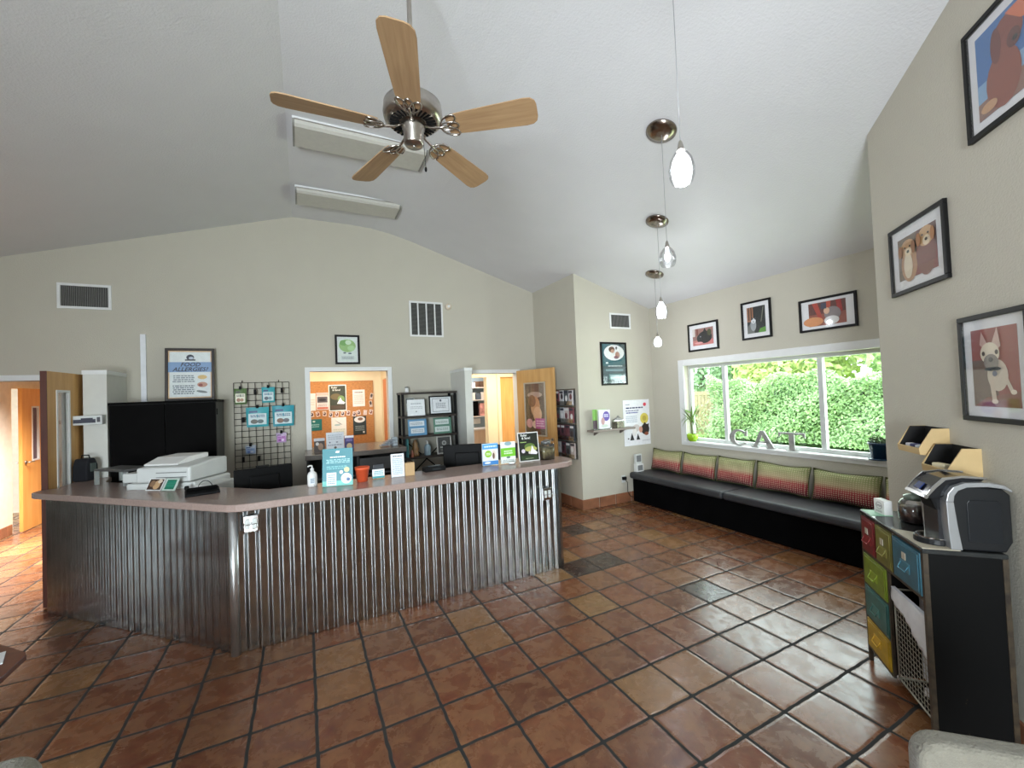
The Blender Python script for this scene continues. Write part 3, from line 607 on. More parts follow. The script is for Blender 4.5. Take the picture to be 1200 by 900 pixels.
jr = thing('glass_jar', 'square glass treat jar on the counter\'s right end', 'jar', (2.225, 3.72, CT), R(0))
def rrect(w, d, r, n=4):
    pts = []
    for cx, cy, a0 in ((w/2-r, d/2-r, 0), (-w/2+r, d/2-r, 90), (-w/2+r, -d/2+r, 180), (w/2-r, -d/2+r, 270)):
        for i in range(n+1): a = R(a0+90*i/n); pts.append((cx+r*math.cos(a), cy+r*math.sin(a)))
    return pts
MB().prismz(rrect(0.15, 0.13, 0.03), 0, 0.16, smooth=True).build('body', thin_glass('jar_glass', (0.9, 0.92, 0.88), 0.16), jr)
MB().prismz(rrect(0.135, 0.115, 0.025), 0.006, 0.12, smooth=True).build('biscuits', mat('biscuits', (134, 122, 92), 0.8, var=0.5, scale=45, bump=1.0, bscale=40), jr)
b = MB(); b.lathe([(0.05, 0.16), (0.05, 0.178), (0.045, 0.184)], n=24); b.tube([(-0.06, 0, 0.178), (0, 0, 0.198), (0.06, 0, 0.178)], 0.004); b.build('lid', M_steel, jr)

# ------------------------------------------------------------------ left side: wall box, black cabinet, frames, grid
bx = thing('wall_scanner', 'white wall box with dark display fixed on left wing wall', 'wall device', (-1.90, 5.755, 1.655))
MB().box(-0.17, 0.06, -0.09, 0.0, -0.045, 0.05).build('body', M_plastic, bx, bevel=0.006)
b = MB(); b.box(-0.155, 0.01, -0.092, -0.0905, -0.025, 0.012, ink((28, 30, 52))); b.box(-0.10, -0.01, -0.0925, -0.0912, 0.012, 0.025, ink((28, 30, 52))); b.box(0.02, 0.045, -0.092, -0.0905, -0.02, 0.03, ink((60, 60, 66))); b.build('display', None, bx)
bc = thing('black_cabinet', 'big black two door cabinet against the back wall', 'cabinet', (0, 0, 0))
MB().box(-1.82, -0.90, 5.79, 6.285, 0, 1.80).build('body', mat('cabinet_side_grey', (58, 58, 56), 0.5), bc, bevel=0.004)
MB().box(-1.825, -0.895, 5.76, 6.285, 1.80, 1.825).build('top', M_black, bc)
for a in ((-1.815, -1.364), (-1.358, -0.905)):
    d = MB().box(a[0], a[1], 5.765, 5.79, 0.06, 1.795).build('door', M_black, bc, bevel=0.003)
    MB().tube([(-1.39 if a[0] < -1.5 else -1.33, 5.745, 1.0), (-1.39 if a[0] < -1.5 else -1.33, 5.745, 1.15)], 0.006).build('handle', M_blackm, d)
for zz in (1.65, 0.95): MB().box(-0.902, -0.893, 5.80, 5.83, zz, zz+0.07).build('hinge', M_blackm, bc)
framed('framed_sign', 'framed food allergies sign standing on top of the black cabinet', 'sign', (-1.455, 6.20, 1.826), 0, 0.48, 0.63,
    [('r', 0, 0, 1, 1, (226, 190, 150)), ('r', 0.03, 0.025, 0.97, 0.975, (226, 232, 232)), ('e', 0.5, 0.86, 0.09, 0.06, (40, 46, 66)), ('e', 0.52, 0.845, 0.055, 0.03, (190, 200, 214)), ('r', 0.38, 0.79, 0.62, 0.82, (48, 50, 60)), ('r', 0.0, 0.55, 1.0, 0.76, (128, 160, 200)),
     ('t', 0.5, 0.705, 0.118, 'FOOD', (12, 20, 36), 0.3), ('t', 0.5, 0.603, 0.118, 'ALLERGIES?', (12, 20, 36), 0.3), ('l', 0.1, 0.33, 0.6, 0.49, 4, (130, 140, 146)), ('l', 0.1, 0.08, 0.6, 0.28, 5, (110, 120, 128)),
     ('e', 0.78, 0.44, 0.11, 0.045, (214, 184, 120)), ('e', 0.78, 0.28, 0.12, 0.055, (190, 142, 120)), ('e', 0.74, 0.27, 0.05, 0.03, (140, 62, 46)), ('e', 0.77, 0.13, 0.13, 0.025, (120, 128, 128), -0.2)], fw=0.028, matw=0, depth=0.03, lean=R(-4), fcol=wood('dark_wood_frame', (28, 18, 14), (42, 28, 20)))
struct(MB().box(-1.695, -1.645, VB-0.022, VB, 1.2, 2.625).build('trim_7', mat('conduit_white', (220, 222, 226), 0.4)))
def vent(label, loc, rot, w, h, nsl, kind, group=None, div=0, gw=None):
    t = thing('air_vent', label, 'vent', loc, rot)
    f = MB(); b = 0.028
    f.box(0, w, -0.012, 0, 0, b); f.box(0, w, -0.012, 0, h-b, h); f.box(0, b, -0.012, 0, b, h-b); f.box(w-b, w, -0.012, 0, b, h-b)
    for i in range(div): x = w*(i+1)/(div+1); f.box(x-0.01, x+0.01, -0.012, -0.001, b, h-b)
    f.build('frame', M_white, t, bevel=0.002)
    MB().box(b, w-b, -0.002, -0.0005, b, h-b).build('backing', mat('vent_dark', (52, 52, 50), 0.8), t)
    s = MB()
    if kind == 'v':
        for i in range(nsl): x = b+(w-2*b)*(i+0.5)/nsl; s.box(x-0.0022, x+0.0022, -0.010, -0.003, b, h-b)
    else:
        for i in range(nsl): z = b+(h-2*b)*(i+0.5)/nsl; s.prismx([(-0.009, z+0.002), (-0.003, z+0.005), (-0.003, z+0.003), (-0.009, z)], b, w-b)
    s.build('louvres', mat('vent_grey', (132, 132, 128), 0.5), t)
    return t
vent('wide air vent with vertical louvres high above the left door', (-2.40, VB, 2.895), 0, 0.455, 0.285, 26, 'v')
vent('tall four column return air vent high on back wall', (1.462, VB, 2.68), 0, 0.525, 0.545, 30, 'h', div=3)
vent('small air vent above the framed poster near the window wall', (4.27, 5.065, 2.70), 0, 0.42, 0.245, 16, 'v')
dt = thing('smoke_detector', 'small beige detector on the wall beside the return vent', 'detector', (2.075, VB, 3.165), 0)
b = MB(); b.lathe([(0.001, 0.05), (0.035, 0.045), (0.05, 0.02), (0.05, 0)], n=20); bmesh.ops.rotate(b.bm, verts=b.bm.verts[:], cent=(0, 0, 0), matrix=Matrix.Rotation(PI/2, 3, 'X')); b.build('body', mat('beige_plastic', (214, 200, 180), 0.5), dt)
b = MB(); b.lathe([(0.02, 0.058), (0.02, 0.05)], n=16); bmesh.ops.rotate(b.bm, verts=b.bm.verts[:], cent=(0, 0, 0), matrix=Matrix.Rotation(PI/2, 3, 'X')); b.build('lens', M_white, dt)
framed('framed_picture', 'black framed green leafy print above the pass-through opening', 'picture', (0.407, VB, 2.262), 0, 0.327, 0.415,
    [('r', 0, 0, 1, 1, (212, 222, 216)), ('e', 0.5, 0.66, 0.44, 0.27, (150, 188, 120)), ('e', 0.3, 0.78, 0.2, 0.12, (120, 170, 96)), ('e', 0.7, 0.56, 0.2, 0.12, (170, 206, 150)), ('e', 0.55, 0.8, 0.16, 0.1, (206, 226, 196)), ('e', 0.35, 0.36, 0.08, 0.03, (90, 100, 104)), ('e', 0.62, 0.34, 0.1, 0.03, (80, 96, 110)), ('r', 0.15, 0.08, 0.85, 0.24, (196, 206, 204)), ('l', 0.2, 0.1, 0.8, 0.2, 2, (150, 160, 160))], fw=0.028, matw=0.01)

# wire grid panel with hanging treat bags
gd = MB(); gx0, gx1, gz0, gz1 = -0.788, -0.172, 0.80, 2.027; gy = VB-0.045
n1, n2 = 8, 16
for i in range(n1+1): x = gx0+(gx1-gx0)*i/n1; gd.tube([(x, gy, gz0), (x, gy, gz1)], 0.0036, 6)
for i in range(n2+1): z = gz0+(gz1-gz0)*i/n2; gd.tube([(gx0, gy-0.006, z), (gx1, gy-0.006, z)], 0.0036, 6)
for x in (gx0+0.09, gx1-0.12): gd.tube([(x, gy, gz1), (x, VB-0.006, gz1+0.03)], 0.004, 6)
tag(gd.build('wire_grid_panel', M_blackm), 'black wire grid display panel hanging on the back wall', 'display rack')
def bag(label, x, z, w, h, cols, y=gy-0.012, name='treat_bag', cat='bag'):
    t = thing(name, label, cat, (x, y, z))
    m = MB(); nx, nz = 8, 8
    for sgn in (-1, 1):
        V = [[m.bm.verts.new((w*(i/nx-0.5)*(1.0-0.07*(1-j/nz)), (-0.022 if sgn < 0 else 0.004)*math.sin(PI*i/nx)**0.6*(0.15+0.85*math.sin(PI*min(1, (1-j/nz)*0.9+0.1))**0.7)*1.0-(0.0 if sgn > 0 else 0.0015), h*j/nz)) for j in range(nz+1)] for i in range(nx+1)]
        for i in range(nx):
            for j in range(nz):
                f = m.bm.faces.new((V[i][j], V[i+1][j], V[i+1][j+1], V[i][j+1])); f.smooth = True
    m.build('pouch', mat('pouch_%02x%02x%02x' % cols[0], cols[0], 0.35), t)
    b = MB(); art(b, -w/2*0.78, h*0.12, w*0.78, h*0.72, -0.0225, [('r', 0, 0.0, 1, 0.78, cols[1]), ('e', 0.32, 0.22, 0.2, 0.16, cols[2]), ('e', 0.66, 0.22, 0.18, 0.14, cols[3]), ('r', 0.05, 0.84, 0.5, 0.98, cols[4]), ('l', 0.1, 0.5, 0.9, 0.7, 2, cols[4])]); b.build('printed_label', None, t)
    MB().box(-0.014, 0.014, -0.018, 0.010, h-0.012, h+0.03).build('hook', M_blackm, t)
    return t
TE, TW, TN = (58, 162, 172), (196, 214, 216), (36, 74, 118)
bag('green and white treat pouch at the top left of the wire grid', -0.715, 1.755, 0.135, 0.20, [(84, 112, 64), (222, 218, 196), (146, 100, 70), (160, 116, 84), (60, 60, 52)])
bag('small teal treat pouch at the top centre of the wire grid', -0.410, 1.765, 0.15, 0.20, [TE, TW, (70, 84, 96), (110, 140, 150), TN])
bag('wide teal treat pouch on the left of the middle grid row', -0.535, 1.46, 0.255, 0.25, [TE, TW, (76, 74, 60), (60, 84, 84), TN])
bag('wide teal treat pouch on the right of the middle grid row', -0.245, 1.45, 0.255, 0.27, [(48, 150, 166), TW, (120, 84, 62), (88, 90, 96), TN])
bag('small purple packet hanging low on the right of the wire grid', -0.275, 1.235, 0.12, 0.13, [(196, 176, 206), (190, 120, 196), (126, 48, 140), (220, 200, 226), (96, 36, 110)], name='treat_packet', cat='packet')
bag('small pale blue packet hanging low on the left of the wire grid', -0.62, 1.12, 0.12, 0.11, [(176, 186, 200), (150, 172, 210), (90, 120, 180), (200, 206, 214), (70, 96, 150)], name='treat_packet', cat='packet')
for i, (x, z, nm) in enumerate(((-0.555, 1.91, 'first black clip from the left in the top of wire grid'), (-0.255, 1.92, 'black clip near the top right corner of wire grid'), (-0.70, 1.06, 'leftmost black clip low on the wire grid'), (-0.53, 1.06, 'black clip low on the grid right of blue packet'), (-0.69, 1.56, 'black clip at left of the middle row of wide pouches'))):
    b = MB(); b.box(-0.014, 0.014, -0.03, -0.004, -0.035, 0.03); b.tube([(0, -0.03, -0.02), (0, -0.06, -0.015)], 0.004, 6); tag(b.build('hook_clip', M_blackm, None, (x, gy-0.01, z)), nm, 'clip')

# ------------------------------------------------------------------ black shelf unit between opening and right door
su = thing('shelf_unit', 'black open shelf unit with crossed braces left of the right door', 'shelf', (0, 0, 0))
sx0, sx1, sy0, sy1 = 1.235, 2.045, 5.97, 6.27
for x in (sx0, sx1-0.035):
    for y in (sy0, sy1-0.03): MB().box(x, x+0.035, y, y+0.03, 0, 1.80).build('post', M_blackm, su)
for z in (1.80, 1.46, 1.175, 0.875, 0.45): MB().box(sx0-0.01 if z > 1.7 else sx0, sx1+0.01 if z > 1.7 else sx1, sy0-0.01, sy1, z, z+0.028).build('shelf', wood('dark_shelf_wood', (34, 28, 25), (52, 42, 36), stretch=(1, 12, 12)), su)
b = MB(); b.tube([(sx0+0.05, 6.255, 0.5), (sx1-0.05, 6.255, 1.15)], 0.009, 6); b.tube([(sx0+0.05, 6.245, 1.15), (sx1-0.05, 6.245, 0.5)], 0.009, 6); b.build('cross_brace', M_blackm, su)
framed('framed_certificate', 'black framed white certificate on the top shelf', 'certificate', (1.64, 6.02, 1.489), 0, 0.35, 0.275, [('r', 0, 0, 1, 1, (216, 222, 224)), ('r', 0.1, 0.1, 0.9, 0.92, (120, 126, 132)), ('r', 0.12, 0.13, 0.88, 0.89, (222, 226, 228)), ('e', 0.5, 0.78, 0.05, 0.07, (90, 96, 106)), ('l', 0.25, 0.3, 0.75, 0.65, 4, (150, 156, 162))], fw=0.018, matw=0, lean=R(-4))
sheet('certificate_sheet', 'unframed white certificate leaning at the left of the top shelf', 'certificate', (1.325, 6.03, 1.490), 0, 0.255, 0.235, [('l', 0.2, 0.68, 0.8, 0.8, 1, (170, 176, 184)), ('l', 0.15, 0.4, 0.85, 0.6, 2, (190, 194, 198)), ('e', 0.5, 0.25, 0.04, 0.04, (130, 130, 136))], base=(226, 230, 232), lean=R(-6))
sheet('photo_print', 'small grey card peeking behind the white certificate', 'card', (1.33, 6.16, 1.55), 0, 0.13, 0.20, [('r', 0.08, 0.6, 0.92, 0.95, (96, 100, 98))], base=(190, 194, 190), lean=R(-4))
sheet('display_folder', 'blue folder with two white cards on the middle shelf', 'folder', (1.325, 6.02, 1.204), 0, 0.27, 0.235, [('r', 0.08, 0.58, 0.88, 0.88, (214, 222, 228)), ('l', 0.14, 0.64, 0.8, 0.8, 2, (150, 160, 170)), ('r', 0.14, 0.14, 0.86, 0.44, (214, 222, 228)), ('l', 0.2, 0.2, 0.8, 0.38, 2, (150, 160, 170))], base=(96, 148, 186), th=0.008, lean=R(-7))
sheet('display_folder', 'green folder with two white cards on the middle shelf', 'folder', (1.70, 6.02, 1.204), 0, 0.27, 0.235, [('r', 0.1, 0.58, 0.86, 0.9, (206, 218, 214)), ('l', 0.14, 0.64, 0.8, 0.8, 2, (140, 156, 152)), ('r', 0.06, 0.12, 0.88, 0.44, (206, 218, 214)), ('l', 0.14, 0.2, 0.8, 0.38, 2, (140, 156, 152))], base=(92, 134, 116), th=0.008, lean=R(-7))
framed('framed_certificate', 'silver framed dark certificate on the lower shelf', 'certificate', (1.735, 6.02, 0.904), 0, 0.225, 0.262, [('r', 0, 0, 1, 1, (74, 78, 78)), ('e', 0.5, 0.62, 0.18, 0.15, (188, 192, 190)), ('e', 0.5, 0.62, 0.11, 0.09, (110, 114, 114)), ('l', 0.15, 0.28, 0.85, 0.42, 1, (200, 202, 200)), ('l', 0.2, 0.1, 0.8, 0.24, 2, (130, 134, 132))], fw=0.018, matw=0, fcol=mat('pewter_frame', (196, 196, 192), 0.35, 0.3), lean=R(-5))
wb = thing('spray_bottle', 'pale blue pump bottle standing on the lower shelf', 'bottle', (1.605, 6.06, 0.904))
b = MB(); b.lathe([(0.001, 0), (0.045, 0), (0.048, 0.02), (0.048, 0.12), (0.035, 0.15), (0.015, 0.16)], n=20); b.build('body', mat('pale_blue_plastic', (150, 172, 184), 0.35), wb)
b = MB(); b.lathe([(0.014, 0.158), (0.014, 0.185), (0.006, 0.19), (0.006, 0.205)], n=12); b.tube([(0, 0, 0.205), (-0.03, -0.01, 0.205)], 0.006); b.build('pump', M_white, wb)
for k, (x, y, s, lb) in enumerate(((1.44, 6.12, 1.15, 'tall carved amber wooden figurine on the lower shelf'), (1.365, 6.0, 0.5, 'small red brown figurine standing in front of the tall one'))):
    b = MB(); b.lathe([(0.001, 0), (0.05, 0), (0.05, 0.02), (0.036, 0.05), (0.048, 0.085), (0.03, 0.12), (0.036, 0.15), (0.02, 0.175), (0.024, 0.19), (0.001, 0.205)], n=16)
    for v in b.bm.verts: v.co *= s
    tag(b.build('figurine', wood('amber_wood_%d' % k, ((120, 84, 48), (112, 50, 34))[k], ((160, 120, 72), (150, 84, 60))[k], rough=0.3), None, (x, y, 0.904)), lb, 'figurine')
sw = thing('small_sensor', 'small white sensor box on top of the black shelf unit', 'sensor', (1.355, 6.18, 1.829))
MB().box(-0.025, 0.025, -0.02, 0.02, 0, 0.07).build('body', M_white, sw, bevel=0.004); MB().box(-0.022, 0.022, -0.018, 0.018, 0.0705, 0.085).build('cap', M_steel, sw)
for i, c in enumerate(((34, 88, 96), (60, 128, 130))):
    x = 1.278+0.022*i; tag(MB().box(x, x+0.018, 6.00, 6.2, 0.904, 1.165).build('binder', mat('binder_%d' % i, c, 0.5)), ('dark teal folder upright at the left edge of lower shelf', 'lighter teal folder upright right of the dark teal one')[i], 'folder')
# dark hutch below the ledge
ht = thing('hutch', 'dark open hutch under the grey pass-through ledge', 'cabinet', (0, 0, 0))
b = MB()
for x in (0.01, 0.585, 1.16): b.box(x, x+0.03, 5.66, 6.27, 0, 1.043)
b.box(0.04, 1.16, 6.24, 6.27, 0, 1.04); b.build('frame', mat('hutch_dark', (50, 49, 50), 0.5), ht)
b = MB(); b.box(0.04, 0.585, 5.68, 6.24, 0.78, 0.80); b.box(0.615, 1.16, 5.68, 6.24, 0.78, 0.80); b.build('shelf', mat('hutch_grey', (88, 88, 90), 0.5), ht)
bk = MB(); bk.box(0.62, 1.15, 5.665, 5.685, 0.84, 1.0); bk.build('panel', mat('hutch_panel', (76, 76, 78), 0.5), ht)
# things on the ledge
LZ = 1.106
sheet('standing_flyer', 'pale grey notice sheet standing on the pass-through ledge', 'flyer', (0.24, 5.80, LZ), 0, 0.21, 0.245, [('l', 0.1, 0.6, 0.9, 0.9, 3, (170, 176, 184)), ('e', 0.2, 0.48, 0.05, 0.04, (110, 110, 130)), ('e', 0.6, 0.48, 0.07, 0.03, (120, 120, 130)), ('e', 0.5, 0.2, 0.08, 0.06, (90, 70, 60)), ('l', 0.1, 0.28, 0.9, 0.4, 1, (150, 156, 166))], base=(204, 208, 214), lean=R(-8))
sheet('picture_card', 'small dog picture card at the left end of the pass-through ledge', 'card', (0.10, 5.84, LZ), 0, 0.125, 0.18, [('r', 0, 0, 1, 0.8, (62, 48, 44)), ('e', 0.6, 0.4, 0.25, 0.25, (150, 120, 96)), ('e', 0.3, 0.6, 0.15, 0.12, (196, 190, 186))], base=(190, 190, 196), lean=R(-8))
b = MB(); b.box(-0.055, 0.055, -0.02, 0.02, 0, 0.19, ink((52, 44, 96))); art(b, -0.055, 0, 0.11, 0.19, -0.02, [('r', 0, 0.85, 1, 1, (230, 228, 236)), ('l', 0.15, 0.6, 0.85, 0.8, 2, (140, 130, 190)), ('e', 0.5, 0.3, 0.3, 0.2, (186, 164, 128)), ('r', 0, 0, 1, 0.1, (30, 26, 40))])
tag(b.build('food_bag', None, None, (0.51, 5.80, LZ)), 'small purple pet food bag standing on the ledge', 'bag')
b = MB()
for k in range(5):
    a = 0.4*k; b.box(-0.1+0.03*k, 0.02+0.03*k, -0.05, 0.05, 0.01+0.018*k, 0.022+0.018*k)
b.prismx([(-0.05, 0.0), (0.05, 0.0), (0.03, 0.1), (-0.03, 0.12)], 0.06, 0.13)
tag(b.build('paper_pile', mat('crumpled_blue_paper', (168, 176, 186), 0.6, var=0.4, scale=30, bump=0.8), None, (1.0, 5.86, LZ), 0.2, 0.004), 'crumpled pile of blue white papers at right of the ledge', 'papers')

# cork board and papers in the office
cy_ = OF
ck = thing('cork_board', 'large cork board on the office wall behind the opening', 'board', (0, 0, 0))
MB().box(-0.45, 1.088, cy_-0.02, cy_-0.001, 1.015, 2.075).build('cork', mat('cork', (188, 132, 82), 0.9, var=0.22, scale=28, stretch=(1, 1, 3)), ck)
b = MB(); b.box(-0.46, 1.10, cy_-0.024, cy_-0.001, 1.0, 1.018); b.box(-0.46, 1.10, cy_-0.024, cy_-0.001, 2.072, 2.088); b.box(1.085, 1.10, cy_-0.024, cy_-0.001, 1.018, 2.072); b.build('border', wood('cork_border', (170, 118, 70), (184, 134, 84)), ck)
py = cy_-0.022
sheet('notice', 'pink headed notice with a dark dog photo on cork board', 'notice', (0.185, py, 1.61), 0, 0.185, 0.29, [('r', 0, 0.82, 1, 1, (224, 190, 184)), ('r', 0.08, 0.42, 0.92, 0.76, (96, 92, 100)), ('e', 0.5, 0.58, 0.3, 0.08, (50, 48, 56)), ('r', 0.05, 0.04, 0.95, 0.16, (206, 120, 100)), ('l', 0.1, 0.2, 0.9, 0.36, 2, (190, 180, 186))], base=(232, 226, 226))
sheet('notice', 'blank white notice at the left edge of cork board', 'notice', (0.02, py, 1.60), 0, 0.155, 0.29, [('l', 0.2, 0.3, 0.9, 0.7, 3, (214, 208, 206))], base=(236, 232, 230))
sheet('poster', 'dark dog poster with headline pinned at centre of cork board', 'poster', (0.375, py, 1.575), 0, 0.28, 0.45, [('r', 0.05, 0.04, 0.95, 0.96, (58, 62, 44)), ('t', 0.32, 0.89, 0.095, 'Refer', (236, 238, 232)), ('t', 0.44, 0.80, 0.095, '& Save!', (236, 238, 232)), ('e', 0.4, 0.55, 0.3, 0.12, (110, 96, 60)), ('e', 0.7, 0.45, 0.2, 0.14, (120, 150, 90)), ('p', [(0.45, 0.28), (0.66, 0.52), (0.74, 0.4), (0.92, 0.32), (0.85, 0.26)], (238, 238, 240)), ('r', 0.1, 0.08, 0.9, 0.22, (84, 66, 46))], base=(240, 238, 232))
sheet('notice', 'white printed letter pinned at upper right of cork board', 'notice', (0.755, py, 1.64), 0, 0.20, 0.29, [('l', 0.15, 0.78, 0.85, 0.9, 1, (140, 130, 130)), ('l', 0.1, 0.15, 0.9, 0.72, 6, (206, 196, 190))], base=(240, 234, 226))
sheet('notice', 'teal card pinned at lower left of cork board', 'notice', (0.06, py, 1.27), 0, 0.20, 0.19, [('l', 0.2, 0.25, 0.8, 0.6, 2, (150, 200, 204)), ('e', 0.4, 0.8, 0.1, 0.08, (200, 220, 220))], base=(38, 122, 124))
sheet('notice', 'white leaflet with a curved drawing low on cork board', 'notice', (0.405, py, 1.15), 0, 0.235, 0.32, [('p', [(0.1, 0.95), (0.6, 0.62), (0.75, 0.6), (0.2, 0.88)], (150, 150, 150)), ('e', 0.4, 0.6, 0.2, 0.05, (176, 200, 200)), ('l', 0.1, 0.1, 0.9, 0.4, 3, (206, 214, 196))], base=(236, 236, 230))
sheet('notice', 'dark flyer with a curled cat photo low on cork board', 'notice', (0.75, py, 1.15), 0, 0.215, 0.32, [('r', 0, 0, 1, 1, (40, 54, 56)), ('e', 0.5, 0.82, 0.42, 0.17, (232, 232, 230)), ('e', 0.55, 0.85, 0.2, 0.08, (140, 104, 84)), ('l', 0.15, 0.2, 0.85, 0.5, 3, (140, 156, 156)), ('r', 0.72, 0.08, 0.86, 0.18, (220, 224, 224))], base=(40, 54, 56))
stc = random.Random(3)
for i in range(11):
    x = 0.09+0.092*i; b = MB(); c = stc.choice([(92, 52, 58), (60, 42, 60), (214, 196, 190), (120, 60, 50)])
    b.box(0, 0.06, -0.004, 0, 0, 0.085, ink((226, 206, 196))); art(b, 0, 0, 0.06, 0.085, -0.004, [('e', 0.5, 0.5, 0.36, 0.34, c), ('e', 0.4, 0.6, 0.14, 0.16, (232, 220, 214))])
    tag(b.build('sticker_photo', None, None, (x, py, 1.49+stc.uniform(-0.015, 0.015)), (0, stc.uniform(-0.25, 0.25), 0)), 'tiny pet cutout photo in the row across cork board', 'photo', 'row of tiny cutouts across the cork board')
for i, z in enumerate((1.76, 1.62)):
    b = MB(); b.box(0, 0.05, -0.004, 0, 0, 0.11, ink((206, 190, 176))); art(b, 0, 0, 0.05, 0.11, -0.004, [('e', 0.5, 0.6, 0.35, 0.3, (70, 60, 60))]); tag(b.build('sticker_photo', None, None, (1.03, py, z), (0, 0.2-0.3*i, 0)), ('upper', 'lower')[i]+' of two tiny photos at the right edge of cork board', 'photo')
struct(MB().box(1.20, 1.24, 6.75, 7.26, 0, 2.08).build('door_5', wood('reddish_door', (190, 112, 66), (206, 130, 82))))

# storeroom shelving seen through the hall doorway
ss = thing('storage_shelves', 'storeroom wall shelves and cabinet seen through the hall doorway', 'shelves', (0, 0, 0))
for z in (1.22, 1.62, 1.92): MB().box(3.2, 4.7, 9.4, 9.69, z, z+0.025).build('shelf', mat('white_shelf', (214, 208, 204), 0.5), ss)
MB().box(3.2, 4.7, 9.2, 9.69, 0, 0.92).build('base_cabinet', wood('pale_wood_cabinet', (206, 186, 172), (216, 198, 184)), ss)
MB().box(3.18, 4.72, 9.17, 9.69, 0.92, 0.96).build('worktop', mat('white_worktop', (210, 210, 214), 0.4), ss)
b = MB(); b.box(3.45, 3.455, 9.196, 9.2, 0.05, 0.9); b.box(3.85, 3.855, 9.196, 9.2, 0.05, 0.9); b.box(3.2, 4.7, 9.196, 9.2, 0.45, 0.455); b.build('door_seams', M_steel, ss)
sb = random.Random(11); x = 3.36
lbs = ['brown box on the storeroom shelf', 'white box on the storeroom shelf', 'grey box on the storeroom shelf']
for zi, (z, hh) in enumerate(((1.946, 0.17), (1.646, 0.2))):
    x = 3.36
    names = ['first', 'second', 'third', 'fourth', 'fifth', 'sixth', 'seventh', 'eighth', 'ninth']
    k = 0
    while x < 4.1 and k < 6:
        w_ = sb.uniform(0.06, 0.14); c = sb.choice([(92, 70, 56), (222, 216, 210), (84, 96, 110), (196, 150, 120)])
        tag(MB().box(x, x+w_, 9.42, 9.6, z, z+hh*sb.uniform(0.6, 1)).build('storage_box', mat('sbox_%02x%02x%02x' % c, c, 0.6), bevel=0.003), '%s box from the left on the %s storeroom shelf' % (names[k], ('top', 'second')[zi]), 'box')
        x += w_+0.02; k += 1
b = MB(); b.box(3.36, 3.78, 9.42, 9.46, 1.255, 1.60); tag(b.build('wall_screen', M_black, bevel=0.005), 'black screen on the lower storeroom shelf', 'screen')
b = MB(); b.box(3.82, 4.0, 9.42, 9.6, 1.248, 1.55); tag(b.build('supply_box', mat('red_white_box', (206, 150, 146), 0.6, var=0.4, scale=14), bevel=0.004), 'pink and white supply box beside the black storeroom screen', 'box')
b = MB(); b.box(3.62, 3.92, 9.66, 9.69, 1.04, 1.18); tag(b.build('towel_dispenser', M_white, bevel=0.01), 'white towel dispenser on the blue storeroom wall', 'dispenser')
b = MB(); b.lathe([(0.03, 0), (0.03, 0.12), (0.012, 0.14), (0.012, 0.18)], n=12); tag(b.build('small_bottle', M_blackm, None, (3.44, 9.4, 0.961)), 'small dark bottle on the storeroom worktop', 'bottle')

# ------------------------------------------------------------------ niche and corner wall
rk = thing('brochure_rack', 'clear wall rack of pet brochures behind the open oak door', 'rack', (3.627, 5.76, 0.73), R(-90))
pk = random.Random(5)
MB().box(0, 0.62, -0.012, -0.001, 0, 1.06).build('back_plate', thin_glass('rack_acrylic', (0.95, 0.96, 0.97), 0.1), rk)
for r_ in range(4):
    z = 0.02+0.265*r_
    MB().box(0.0, 0.62, -0.075, -0.070, z, z+0.06).build('front_strip', M_glass, rk)
    MB().box(0.0, 0.62, -0.075, -0.012, z-0.012, z-0.004).build('tray', M_steel, rk)
    for i in range(5):
        x = 0.012+0.122*i; c = pk.choice([(196, 192, 196), (110, 70, 78), (70, 76, 84), (196, 184, 182), (90, 98, 100), (128, 76, 84), (204, 204, 206)]); c2 = pk.choice([(60, 50, 56), (226, 226, 226), (110, 66, 74)])
        b = MB(); b.box(x, x+0.105, -0.05, -0.03, z, z+0.225, ink(c)); art(b, x, z, 0.105, 0.225, -0.05, [('e', pk.uniform(0.35, 0.65), pk.uniform(0.4, 0.6), 0.3, 0.2, c2), ('r', 0.05, 0.8, 0.95, 0.95, pk.choice([(220, 220, 222), (60, 60, 72)])), ('l', 0.1, 0.1, 0.9, 0.25, 2, (170, 170, 176))])
        tag(b.build('brochure', None, None), 'x', 'brochure')
        o = bpy.data.objects[-1] if False else [q for q in C.objects if q.name.startswith('brochure') and not q.name.startswith('brochure_') and q.get('label') == 'x'][0]
        o.location = (3.627, 5.76, 0.73); o.rotation_euler = (0, 0, R(-90))
        o['label'] = '%s brochure from the left in the %s row of the wall rack' % (('first', 'second', 'third', 'fourth', 'fifth')[i], ('bottom', 'second lowest', 'second highest', 'top')[r_]); o['group'] = 'brochures in the wall rack'

